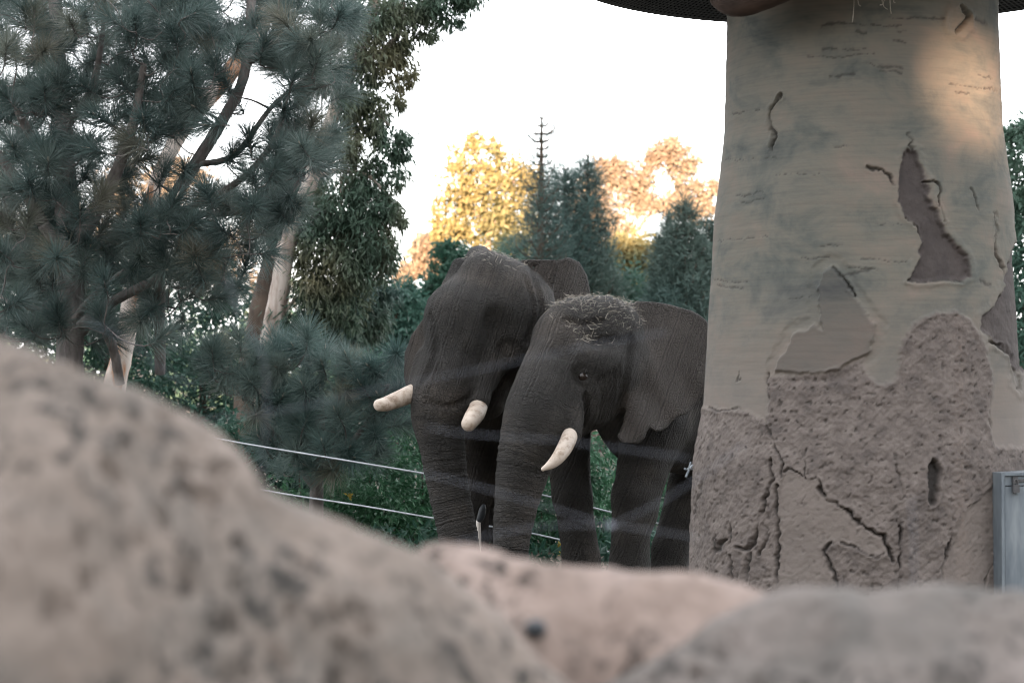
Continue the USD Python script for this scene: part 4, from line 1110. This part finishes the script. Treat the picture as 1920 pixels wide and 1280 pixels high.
limbs = [
    [(128, 900, 30, 18.6), (130, 690, 27, 18.6), (132, 580, 25, 18.6), (130, 470, 24, 18.6), (124, 360, 22, 18.6), (118, 250, 19, 18.6), (110, 120, 15, 18.6), (100, -60, 11, 18.6)],
    [(140, 470, 17, 18.5), (175, 400, 15, 18.3), (215, 330, 12, 18.2), (250, 230, 9, 18.0), (270, 120, 6, 17.9)],
    [(300, 700, 10, 19.2), (300, 470, 12, 18.8), (318, 390, 13, 18.7), (365, 310, 12, 18.6), (415, 230, 11, 18.5), (455, 150, 10, 18.4), (467, 60, 9, 18.4), (474, -60, 8, 18.4)],
    [(463, 118, 8, 18.4), (490, 100, 7, 18.3), (522, 72, 5, 18.2)],
    [(124, 350, 12, 18.6), (90, 300, 11, 18.4), (55, 250, 9, 18.2), (25, 190, 6, 18.0)],
    [(80, 420, 12, 18.5), (50, 365, 11, 18.4), (5, 300, 9, 18.3), (-40, 250, 7, 18.2)], [(128, 480, 14, 18.6), (80, 420, 12, 18.5)],
    [(140, 600, 8, 18.5), (165, 565, 6, 18.3), (207, 526, 5, 18.1), (235, 505, 3, 18.0)],
    [(135, 640, 13, 18.6), (190, 580, 11, 18.6), (260, 540, 9, 18.4), (320, 510, 6, 18.2)],
    [(330, 400, 7, 18.7), (400, 370, 7, 18.5), (470, 320, 6, 18.3), (520, 250, 5, 18.1), (540, 170, 4, 18.0)],
    [(365, 310, 6, 18.6), (440, 290, 6, 18.4), (510, 200, 4.5, 18.2), (590, 130, 4, 18.1), (630, 30, 3, 18.0)],
    [(340, 400, 7, 18.7), (430, 400, 6, 18.4), (520, 380, 5, 18.1), (570, 330, 4, 18.0)],
    [(118, 250, 8, 18.6), (170, 170, 7, 18.3), (190, 80, 5, 18.1), (195, 10, 4, 18.0)],
    [(0, 560, 6, 18.2), (40, 575, 5, 18.2), (100, 580, 5, 18.4), (130, 560, 6, 18.6)], [(150, 610, 10, 18.4), (180, 592, 10, 18.3), (200, 625, 9, 18.3), (215, 665, 9, 18.4), (225, 720, 9, 18.5)],
]
pine("tall blue green pine with long needles in bursting tufts at upper left", limbs, near_t, 5, (P(128, 900, 18.6)[0], 18.6, 0), [(x, y, rngp.uniform(18.6, 20.0)) for x, y in spots(PINE_AREA, 330, 10, rngp, [SKYGAP])])
LOW = [(385, 640), (470, 650), (520, 655), (600, 665), (660, 668), (720, 680), (760, 700), (770, 760), (745, 830), (700, 880), (600, 890), (520, 900), (470, 800), (400, 720), (360, 690)]
low_t = [(x, y, rngp.uniform(18.2, 18.8)) for x, y in [(575, 645), (540, 690), (610, 700), (660, 690), (700, 700), (575, 740), (640, 740), (690, 740), (640, 790), (700, 790), (570, 800), (520, 760), (480, 730), (610, 850), (560, 860), (740, 670), (430, 700), (400, 680), (470, 690), (720, 760), (520, 840), (650, 850)]]
low_t += [(x, y, rngp.uniform(18.4, 19.6)) for x, y in spots(LOW, 70, 18, rngp)]
low_limbs = [
    [(590, 1100, 16, 19.2), (592, 980, 14, 19.2), (595, 900, 12, 19.1), (600, 820, 10, 19.0), (600, 740, 7, 18.9), (605, 680, 4, 18.8)],
    [(596, 900, 7, 19.1), (640, 850, 6, 18.9), (690, 790, 5, 18.8), (730, 720, 3, 18.7)],
    [(594, 920, 7, 19.1), (540, 850, 6, 19.0), (480, 770, 5, 18.8), (420, 700, 3, 18.7)],
]
pine("low young pine with soft grey green tufts behind the upper cable", low_limbs, low_t, 9, (P(590, 1100, 19.2)[0], 19.2, 0), needles="brightened_needles")


# ---- leafy crowns
def crown(blobs, count, Ld, W, rng, droop=0.3, clump=0.20, shell=0.55, Lvar=0.35, gap=0.0):
    """Leaves in clumps through egg-shaped blobs of (centre, radii, share)."""
    out = []
    tot = sum(b[2] for b in blobs)
    for c, r, sh in blobs:
        n = int(count * sh / tot)
        m = max(6, int(n / 45))
        d = unit(rng.normal(size=(m, 3)))
        cen = np.array(c) + d * np.array(r) * (shell + (1 - shell) * rng.uniform(0, 1, (m, 1)) ** 0.6) * rng.uniform(0.75, 1.12, (m, 1))
        k = rng.integers(0, m, n)
        sz = clump * np.mean(r) * rng.uniform(0.6, 1.5, (m, 1))[k]
        p = cen[k] + rng.normal(size=(n, 3)) * sz
        outward = unit(p - np.array(c))
        ax = unit(rng.normal(size=(n, 3)) + outward * 0.7 + np.array([0, 0, -2.2 * droop]))
        out.append((p, ax))
    p, ax = np.vstack([o[0] for o in out]), np.vstack([o[1] for o in out])
    n = len(p)
    return leaves(p, ax, Ld * rng.uniform(1 - Lvar, 1 + Lvar, n), W * rng.uniform(1 - Lvar, 1 + Lvar, n), rng)


def pxblobs(rows, Y, squash=0.9):
    """Rows of (px, py, rx px, ry px, share[, dY])."""
    out = []
    for r in rows:
        d = Y + (r[5] if len(r) > 5 else 0)
        out.append((P(r[0], r[1], d), (r[2] * d / FPX, max(r[2], r[3]) * squash * d / FPX, r[3] * d / FPX), r[4] if len(r) > 4 else r[2] * r[3]))
    return out


def tree(name, label, cat, Y, blobs, count, leaf, material, limbs=(), bark="brown_bark", seed=0, droop=0.3, clump=0.2, group=None, shell=0.55, extra=None):
    rng = np.random.default_rng(seed)
    base = (limbs[0][0][0], limbs[0][0][1]) if limbs else (blobs[0][0], 800)
    b0 = P(base[0], base[1], Y)
    t = thing(name, label, cat, (b0[0], Y, 0), group)
    for i, rows in enumerate(limbs):
        add("trunk" if i == 0 else "limb", limb(rows, Y, seed=i + seed), bark, t, smooth=True)
    add("crown" if "tree" in name else "foliage", crown(pxblobs(blobs, Y), count, leaf[0], leaf[1], rng, droop, clump, shell), material, t)
    return t


# the leaning eucalyptus behind the pine
gum_limbs = [
    [(484, 1000, 34), (494, 800, 29), (506, 660, 23), (522, 560, 19), (535, 480, 17), (556, 410, 16), (582, 340, 15), (606, 270, 15), (630, 205, 14), (655, 145, 12), (690, 60, 10), (720, -60, 8)],
    [(656, 145, 7), (690, 112, 6.5), (722, 92, 6), (748, 60, 5), (756, 5, 4)], [(528, 505, 6), (522, 490, 5.5), (508, 478, 5), (497, 462, 3)], [(523, 492, 4), (520, 470, 3), (524, 452, 2)],
    [(640, 190, 5), (690, 200, 4), (730, 235, 3)], [(590, 330, 6), (640, 320, 5), (690, 330, 4), (720, 360, 3)], [(640, 330, 3), (640, 400, 2.5), (643, 490, 2)], [(545, 430, 5), (600, 420, 4), (640, 450, 3), (660, 500, 2)],
    [(528, 600, 4), (545, 570, 3), (556, 555, 2)],
]
gum_blobs = [(690, 35, 80, 45, 1.6), (760, 18, 65, 28, 1.0), (830, 0, 50, 22, 0.8), (885, -12, 35, 18, 0.4), (700, 110, 60, 40, 1.2), (745, 95, 28, 28, 0.35), (660, 190, 36, 45, 0.9), (700, 215, 34, 40, 0.6), (738, 190, 20, 14, 0.12), (725, 275, 28, 34, 0.45), (755, 262, 14, 16, 0.1),
             (650, 275, 38, 50, 0.8), (690, 335, 40, 40, 0.8), (725, 390, 24, 36, 0.5), (640, 385, 60, 50, 1.4), (690, 430, 45, 50, 1.3), (600, 450, 50, 60, 1.3), (650, 490, 60, 55, 1.7), (715, 480, 30, 45, 0.8), (590, 540, 45, 55, 1.0), (640, 570, 50, 45, 0.9), (560, 600, 40, 50, 0.6), (620, 150, 30, 40, 0.4), (765, 285, 10, 10, 0.03), (758, 250, 16, 14, 0.06), (748, 330, 16, 22, 0.12), (752, 410, 10, 26, 0.12), (775, 140, 12, 10, 0.04), (800, 65, 26, 14, 0.16), (845, 38, 30, 12, 0.16), (748, 150, 24, 18, 0.14)]
tree("eucalyptus_tree", "big eucalyptus with pale peeling leaning trunk and dark hanging leaves", "eucalyptus tree", 25.0, gum_blobs, 27000, (0.12, 0.027), "gum_leaves", gum_limbs, "pale_bark", 3, droop=0.85, clump=0.22, shell=0.35)
tree("eucalyptus_tree", "slim eucalyptus stem with orange peeling white bark behind the pine", "eucalyptus tree", 22.0, [(480, -120, 120, 60), (560, -90, 80, 50), (400, -100, 90, 50)], 2500, (0.115, 0.022), "gum_leaves",
     [[(190, 900, 25), (212, 740, 22), (232, 650, 19), (247, 560, 17), (262, 470, 15), (290, 350, 14), (345, 240, 15), (420, 150, 17), (478, 70, 17), (510, -20, 16), (540, -120, 12)]], "peeling_bark", 4, droop=0.85, clump=0.3)
tree("eucalyptus_tree", "dark shaded eucalyptus stem just left of the pale leaning trunk", "eucalyptus tree", 26.5, [(560, 330, 50, 50, 1), (530, 420, 40, 40, 0.8), (690, 560, 50, 40, 0.8), (620, 620, 60, 40, 0.8), (680, 610, 45, 40, 0.6)], 9000, (0.12, 0.030), "gum_leaves_blue",
     [[(455, 1000, 36), (468, 760, 30), (480, 640, 24), (496, 540, 18), (520, 440, 14), (560, 340, 10)]], "brown_bark", 5, droop=0.8, clump=0.28)

# dark bushes closing the view behind the pine
for i, (lab, rows, n) in enumerate([
    ("dark green bush at the far left behind the pine trunk", [(20, 640, 110, 110), (90, 560, 100, 90), (-30, 520, 100, 100), (60, 480, 90, 60)], 7000),
    ("dark bush between the pine trunk and the slim eucalyptus", [(200, 600, 100, 110), (260, 690, 100, 100), (210, 510, 80, 70)], 6000),
    ("bright green bush low behind the young pine", [(470, 860, 90, 90), (560, 820, 90, 90), (650, 840, 90, 100), (730, 830, 70, 90), (600, 920, 110, 80), (440, 940, 90, 80)], 9000),
    ("deep green bush right of the slim eucalyptus stem", [(380, 640, 95, 100), (340, 730, 110, 80), (400, 550, 70, 60), (450, 760, 80, 90)], 7000),
]):
    tree("bush", lab, "bush", 22.3 if "young pine" in lab else 27.5 + i * 0.8, rows, n, (0.10, 0.05), "bush_leaves", [[(rows[0][0], 1000, 10), (rows[0][0], 800, 8), (rows[0][0], 650, 4)]], "brown_bark", 20 + i, clump=0.22)

# leafy shrubs with yellow flowers behind the cables
for i, (lab, Y, rows, n, fl) in enumerate([
    ("leafy green shrub with few yellow flowers left of the tall elephant, below the young pine", 19.9, [(560, 960, 90, 70), (640, 950, 90, 80), (720, 930, 85, 85), (500, 1000, 80, 60), (600, 1040, 120, 60), (740, 1010, 90, 70)], 8600, [(655, 928)]),
    ("shrub with small leaves right behind the tall elephant's trunk", 20.4, [(790, 900, 60, 80), (800, 990, 75, 70), (770, 800, 45, 60), (860, 960, 70, 90), (930, 980, 60, 90)], 6600, [(776, 752)]),
    ("bright leafed shrub framed between the legs of the nearer elephant", 19.4, [(1010, 980, 60, 80), (1060, 930, 70, 100), (1120, 870, 55, 70), (1130, 960, 60, 80), (1050, 1050, 90, 60), (1120, 1040, 70, 60), (1000, 1080, 80, 50), (1150, 1090, 90, 50)], 8200, [(1050, 1020), (1046, 1034)]),
    ("dark leafy shrub beside the foot of the artificial trunk", 19.6, [(1260, 960, 60, 80), (1290, 1040, 70, 70), (1230, 1040, 60, 60), (1300, 900, 50, 60)], 4200, []),
    ("sprig with pale yellow leaves rising above the young pine", 20.2, [(690, 680, 22, 20), (695, 705, 18, 16)], 240, [(668, 693)]),
]):
    x0 = rows[0][0]
    s = tree("flowering_shrub", lab, "shrub", Y, rows, n, (0.078, 0.030), "shrub_leaves", [[(x0, 1100, 3), (x0 + 4, 1000, 2.5), (x0 + 2, 740 if i == 4 else 900, 2), (x0, 690 if i == 4 else 870, 1.5)]], "brown_bark", 40 + i, droop=0.45, clump=0.24)
    for (x, y) in fl:
        rg = np.random.default_rng(int(x))
        c = P(x, y, Y - 0.75)
        add("flower", leaves(c + rg.normal(size=(14, 3)) * 0.012, rg.normal(size=(14, 3)) + [0, -0.6, 0.2], 0.045, 0.022, rg), "flower", s)

# the middle distance
mid = [
    ("round_tree", "soft teal green tree left of the tall elephant's head", 36.0, [(740, 590, 55, 60), (700, 640, 60, 60), (780, 620, 40, 50), (765, 560, 30, 35), (650, 640, 50, 50), (720, 700, 90, 50)], 9000, (0.13, 0.05), "teal_leaves"),
    ("round_tree", "dark green tree just above the tall elephant's left shoulder", 42.0, [(830, 540, 35, 40), (860, 500, 30, 45), (800, 560, 30, 25), (880, 560, 60, 50), (835, 480, 25, 30)], 6000, (0.15, 0.06), "bush_leaves"),
    ("round_tree", "broad dark green tree behind the raised ear", 44.0, [(1130, 540, 60, 45), (1080, 500, 60, 45), (1190, 560, 60, 50), (1010, 500, 60, 40), (960, 480, 50, 30), (1250, 570, 60, 50), (1160, 620, 120, 60), (1000, 580, 90, 60)], 12500, (0.15, 0.055), "far_green"),
    ("round_tree", "dark tree wedged against the left edge of the artificial trunk", 43.0, [(1300, 580, 50, 50), (1325, 520, 34, 40), (1290, 620, 70, 50), (1340, 590, 50, 60)], 6000, (0.15, 0.055), "far_green"),
    ("round_tree", "green tree showing past the right side of the artificial trunk", 27.0, [(1920, 300, 40, 60), (1935, 400, 55, 70), (1925, 520, 50, 80), (1940, 640, 60, 80), (1910, 250, 25, 30)], 6500, (0.12, 0.05), "far_green"),
]
for i, (nm, lab, Y, rows, n, lf, m) in enumerate(mid):
    x0 = rows[0][0]
    tree(nm, lab, "tree", Y, rows, n, lf, m, [[(x0, 720 + 6200 / Y, 12), (x0 + 6, 640, 10), (x0, 560, 6)]], "brown_bark", 60 + i, clump=0.24, shell=0.35)


def conifer(label, top, foot, Y, reach, seed, levels, bare_top=0.0, needle=(0.20, 0.012), per=70, lean=0.0):
    """A stem with whorls of upcurved branches, the lower ones clothed in needles."""
    rng = np.random.default_rng(seed)
    t0, f0 = P(*top, Y), P(*foot, Y)
    f0[2] = 0
    t = thing("conifer", label, "conifer", (f0[0], Y, 0))
    H = t0[2] - P(*foot, Y)[2]
    add("trunk", tube([f0, (f0 + t0) / 2 + [lean, 0, 0], t0], [0.16, 0.09, 0.02], 8, n=20), "brown_bark", t, smooth=True)
    br, nd, na = [], [], []
    for u in np.linspace(0.0, 1.0, levels):
        z = t0[2] - u * H
        c = t0 + (f0 - t0) * ((t0[2] - z) / t0[2])
        R = np.interp(u, [r[0] for r in reach], [r[1] for r in reach]) * Y / FPX
        kk = int(rng.integers(5, 8))
        for ph in np.linspace(0, 2 * np.pi, kk, endpoint=False) + rng.uniform(0, 2):
            Rl = R * rng.uniform(0.45, 1.3)
            d = np.array([math.cos(ph), math.sin(ph), 0])
            q = np.array([c, c + d * Rl * 0.5 + [0, 0, -0.02 * Rl], c + d * Rl * 0.9 + [0, 0, 0.25 * Rl], c + d * Rl + [0, 0, 0.5 * Rl]])
            br.append(tube(q, [0.022, 0.016, 0.012, 0.006], 4, n=8))
            n = int(per * Rl) if u > bare_top else int(per * Rl * 0.28)
            tt = rng.uniform(0.25, 1.05, n)
            s = spline(q, 40)[np.clip((tt * 39).astype(int), 0, 39)]
            nd.append(s + rng.normal(size=(n, 3)) * 0.05 * (1 + 2 * u))
            na.append(rng.normal(size=(n, 3)) + d * 0.7 + [0, 0, 0.7])
    add("branch", join(br), "brown_bark", t, smooth=True, kind="stuff")
    nd, na = np.vstack(nd), np.vstack(na)
    add("crown", leaves(nd, na, needle[0] * rng.uniform(0.6, 1.2, len(nd)), needle[1], rng), "far_conifer", t)


conifer("slender conifer with a bare whorled top between the sunlit trees", (1016, 222), (1008, 640), 40.0, [(0, 5), (0.03, 20), (0.08, 30), (0.12, 22), (0.16, 12), (0.22, 22), (0.3, 26), (0.45, 34), (0.6, 48), (1.0, 60)], 71, 30, bare_top=0.2, needle=(0.22, 0.016), per=120)
conifer("short bushy conifer right of the slender one", (1060, 318), (1052, 640), 41.0, [(0, 8), (0.12, 26), (0.3, 40), (0.6, 46), (1.0, 50)], 72, 18, needle=(0.24, 0.020), per=240)
conifer("small dark conifer in front of the peach coloured eucalyptus", (1102, 292), (1106, 640), 41.5, [(0, 5), (0.12, 18), (0.3, 28), (0.6, 45), (1.0, 60)], 73, 18, needle=(0.24, 0.020), per=240)
conifer("dark conifer with two points left of the artificial trunk", (1283, 378), (1290, 640), 39.0, [(0, 6), (0.1, 15), (0.3, 28), (0.6, 44), (1.0, 60)], 74, 18, needle=(0.24, 0.022), per=260)
conifer("lower point of dark conifer standing near the taller dark one", (1252, 402), (1246, 640), 39.5, [(0, 5), (0.15, 11), (0.4, 22), (1.0, 40)], 75, 16, needle=(0.24, 0.022), per=260)
conifer("dark conifer top peeping beside the trunk edge under the gum", (1334, 415), (1336, 640), 39.5, [(0, 6), (0.12, 18), (0.4, 34), (1.0, 50)], 76, 16, needle=(0.24, 0.022), per=260)

# the far trees that still stand in the sun
far = [
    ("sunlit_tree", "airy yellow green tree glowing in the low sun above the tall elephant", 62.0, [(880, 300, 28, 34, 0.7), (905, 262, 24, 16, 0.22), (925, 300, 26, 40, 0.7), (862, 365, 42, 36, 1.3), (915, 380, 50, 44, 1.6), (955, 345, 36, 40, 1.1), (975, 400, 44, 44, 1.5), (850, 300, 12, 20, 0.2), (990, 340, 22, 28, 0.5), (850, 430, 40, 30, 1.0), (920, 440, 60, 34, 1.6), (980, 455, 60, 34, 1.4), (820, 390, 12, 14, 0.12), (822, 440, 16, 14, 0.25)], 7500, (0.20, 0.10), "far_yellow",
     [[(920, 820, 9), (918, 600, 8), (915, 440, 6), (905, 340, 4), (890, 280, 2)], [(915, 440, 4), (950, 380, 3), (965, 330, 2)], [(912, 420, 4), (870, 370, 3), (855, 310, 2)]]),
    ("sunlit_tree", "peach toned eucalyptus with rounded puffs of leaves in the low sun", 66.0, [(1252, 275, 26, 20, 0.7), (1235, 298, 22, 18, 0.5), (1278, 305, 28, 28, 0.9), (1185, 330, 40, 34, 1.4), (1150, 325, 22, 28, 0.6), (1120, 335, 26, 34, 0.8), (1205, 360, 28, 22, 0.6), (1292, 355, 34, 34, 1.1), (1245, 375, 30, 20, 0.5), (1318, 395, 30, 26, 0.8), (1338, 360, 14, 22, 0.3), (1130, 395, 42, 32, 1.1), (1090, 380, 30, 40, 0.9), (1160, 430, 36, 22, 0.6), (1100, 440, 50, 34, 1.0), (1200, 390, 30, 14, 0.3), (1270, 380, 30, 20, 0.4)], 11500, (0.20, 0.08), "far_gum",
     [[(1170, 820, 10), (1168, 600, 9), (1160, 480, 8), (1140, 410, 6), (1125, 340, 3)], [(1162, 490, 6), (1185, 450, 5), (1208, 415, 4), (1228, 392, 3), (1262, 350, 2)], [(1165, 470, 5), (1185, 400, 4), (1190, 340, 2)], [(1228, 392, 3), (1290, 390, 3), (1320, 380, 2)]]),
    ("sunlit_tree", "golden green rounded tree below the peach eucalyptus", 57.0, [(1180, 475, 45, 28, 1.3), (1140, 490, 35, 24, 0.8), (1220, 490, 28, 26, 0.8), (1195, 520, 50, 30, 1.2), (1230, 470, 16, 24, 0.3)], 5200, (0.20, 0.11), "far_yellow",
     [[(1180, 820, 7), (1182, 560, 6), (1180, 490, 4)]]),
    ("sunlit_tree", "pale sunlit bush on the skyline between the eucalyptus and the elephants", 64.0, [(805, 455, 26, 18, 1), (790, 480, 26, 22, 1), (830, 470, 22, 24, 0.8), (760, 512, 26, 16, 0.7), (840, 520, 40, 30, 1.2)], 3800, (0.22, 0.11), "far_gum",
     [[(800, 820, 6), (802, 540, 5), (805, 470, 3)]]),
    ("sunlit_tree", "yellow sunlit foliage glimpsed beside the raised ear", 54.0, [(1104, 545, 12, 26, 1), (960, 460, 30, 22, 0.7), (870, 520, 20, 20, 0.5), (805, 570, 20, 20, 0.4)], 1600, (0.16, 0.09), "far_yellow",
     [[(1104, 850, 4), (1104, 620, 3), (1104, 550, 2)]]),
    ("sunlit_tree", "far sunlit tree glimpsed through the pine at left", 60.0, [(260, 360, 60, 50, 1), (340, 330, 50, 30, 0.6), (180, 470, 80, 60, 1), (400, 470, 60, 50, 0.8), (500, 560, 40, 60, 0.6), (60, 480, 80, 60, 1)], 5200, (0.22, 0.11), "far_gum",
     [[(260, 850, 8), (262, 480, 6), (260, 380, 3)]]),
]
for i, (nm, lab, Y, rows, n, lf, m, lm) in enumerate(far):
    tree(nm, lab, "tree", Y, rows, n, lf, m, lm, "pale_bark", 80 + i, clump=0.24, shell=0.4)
# a closed belt of woodland far behind, one mass
rng = np.random.default_rng(99)
belt = [((x, 95 + 6 * math.sin(x * 0.3), 2.0), (6.0, 4.0, 2.6 + 0.8 * math.sin(x * 0.7)), 1.0) for x in np.arange(-60, 62, 6.0)]
add("woodland_belt", crown(belt, 26000, 0.55, 0.32, rng, clump=0.25, shell=0.3), "far_green", label="distant belt of woodland closing the view below the sunlit trees", cat="woodland", kind="stuff")

rng = np.random.default_rng(123)
n = 30000
gp = np.stack([rng.uniform(-9, 9, n), 16.6 + 24 * rng.uniform(0, 1, n) ** 1.5, rng.uniform(0, 0.22, n)], 1)
gp[:, 0] *= gp[:, 1] / 22
keep = fbm(gp * [0.6, 0.6, 0], 3, 4) > 0.42
add("ground_cover", leaves(gp[keep], rng.normal(size=(keep.sum(), 3)) + [0, 0, 0.6], rng.uniform(0.07, 0.16, keep.sum()), 0.05, rng), "bush_leaves", label="low green ground cover spreading under the shrubs and trees", cat="ground cover", kind="stuff")
# ------------------------------------------------------------------ the cable fence behind the elephants
noise_mat("cable_steel", [(0.3, (0.30, 0.33, 0.36)), (0.7, (0.50, 0.54, 0.58))], scale=10, rough=0.35, bump=0.0, spec=0.6)
noise_mat("white_paint", [(0.3, (0.50, 0.46, 0.42)), (0.7, (0.66, 0.62, 0.58))], scale=8, rough=0.6, bump=0.1)
fence = thing("cable_fence", "fence of two slack steel cables running behind the elephants", "fence", (P(900, 1080, 17.6)[0], 17.6, 0))
for rows in ([(250, 792), (440, 828), (620, 858), (800, 888), (1000, 924), (1142, 959), (1285, 993), (1420, 1030)], [(300, 884), (512, 922), (680, 948), (820, 972), (985, 997), (1137, 1033), (1280, 1067), (1420, 1105)]):
    add("cable", tube([P(x, y, 17.7 - 0.0006 * (x - 800)) for x, y in rows], 0.0085, 6, n=60), "cable_steel", fence, smooth=True)
for px_, Yp in ((1500, 17.3), (120, 18.0)):
    p = P(px_, 960, Yp)
    post = add("post", tube([(p[0], p[1], -0.1), (p[0], p[1], p[2] - 0.06)], 0.022, 12, n=4), "white_paint", fence, smooth=True)
    add("insulator", tube([(p[0], p[1], p[2] - 0.08), (p[0] + 0.01, p[1], p[2] - 0.03), (p[0] + 0.02, p[1], p[2] + 0.10), (p[0] + 0.03, p[1], p[2] + 0.12)], [0.025, 0.04, 0.035, 0.015], 12, n=16), "dark_steel", post, smooth=True)
add("hay", hay(fa, P(935, 487, 15.2), (0.26, 0.30, 0.10), 170, 6), "straw", label="sparse wisps of hay on the taller elephant's crown", cat="hay", kind="stuff")
p = P(897, 975, 15.72)
stake = thing("stake", "thin white stake with dark cap between the two elephants' trunks", "stake", (p[0], p[1], 0))
add("pole", tube([(p[0], p[1], -0.1), (p[0] + 0.004, p[1], 0.3), (p[0], p[1], p[2])], 0.019, 12, n=12, rough=0.05), "white_paint", stake, smooth=True)
add("cap", tube([(p[0], p[1], p[2] - 0.01), (p[0] + 0.02, p[1], p[2] + 0.03), (p[0] + 0.035, p[1], p[2] + 0.09), (p[0] + 0.045, p[1], p[2] + 0.13)], [0.020, 0.030, 0.028, 0.010], 12, n=16, rough=0.1), "black_plastic", stake, smooth=True)
rg = np.random.default_rng(12)
st = [tube([P(x, -30, 11.15), P(x + dx * 0.4, y * 0.5, 11.1), P(x + dx, y, 11.08)], 0.0025, 4, n=6) for x, y, dx in ((1602, 42, -4), (1668, 26, 3), (1650, 18, 14), (1662, 10, -12), (1673, 5, 6), (1606, 12, 8))]
add("straw_wisp", join(st), "straw", label="few straws hanging from the brown log over the artificial trunk", cat="hay", kind="stuff")

# the slack net of thin cords strung just beyond the rocks
mat("net_cord", {"p": ("principled_bsdf", {"base_color": (0.16, 0.18, 0.22), "roughness": 0.6})}, [])
net = thing("safety_net", "thin slack blue grey net cords, out of focus beyond the rocks", "net", (0, 4.0, 0))
NY = 3.3
for rows in ([(360, 790), (520, 770), (640, 745), (740, 722), (900, 692), (1085, 652), (1250, 622)], [(800, 800), (870, 812), (1000, 822), (1145, 838), (1290, 858)], [(760, 880), (870, 905), (1010, 945), (1145, 985)],
             [(800, 1030), (930, 1000), (1040, 985), (1145, 985)], [(1145, 985), (1230, 945), (1310, 895), (1400, 830)], [(1145, 985), (1220, 993), (1310, 1008)], [(425, 520), (450, 590), (492, 670), (500, 760), (488, 900)],
             [(1708, 930), (1714, 1020), (1713, 1110)], [(160, 600), (240, 640), (300, 690), (360, 720)]):
    pts = [P(x, y, NY) for x, y in rows]
    add("cord", tube(pts, 0.00062, 6, n=24), "net_cord", net, smooth=True)
k = trimesh.creation.icosphere(2, 0.006)
k.apply_translation(P(1145, 985, NY))
add("knot", k, "net_cord", net, smooth=True)
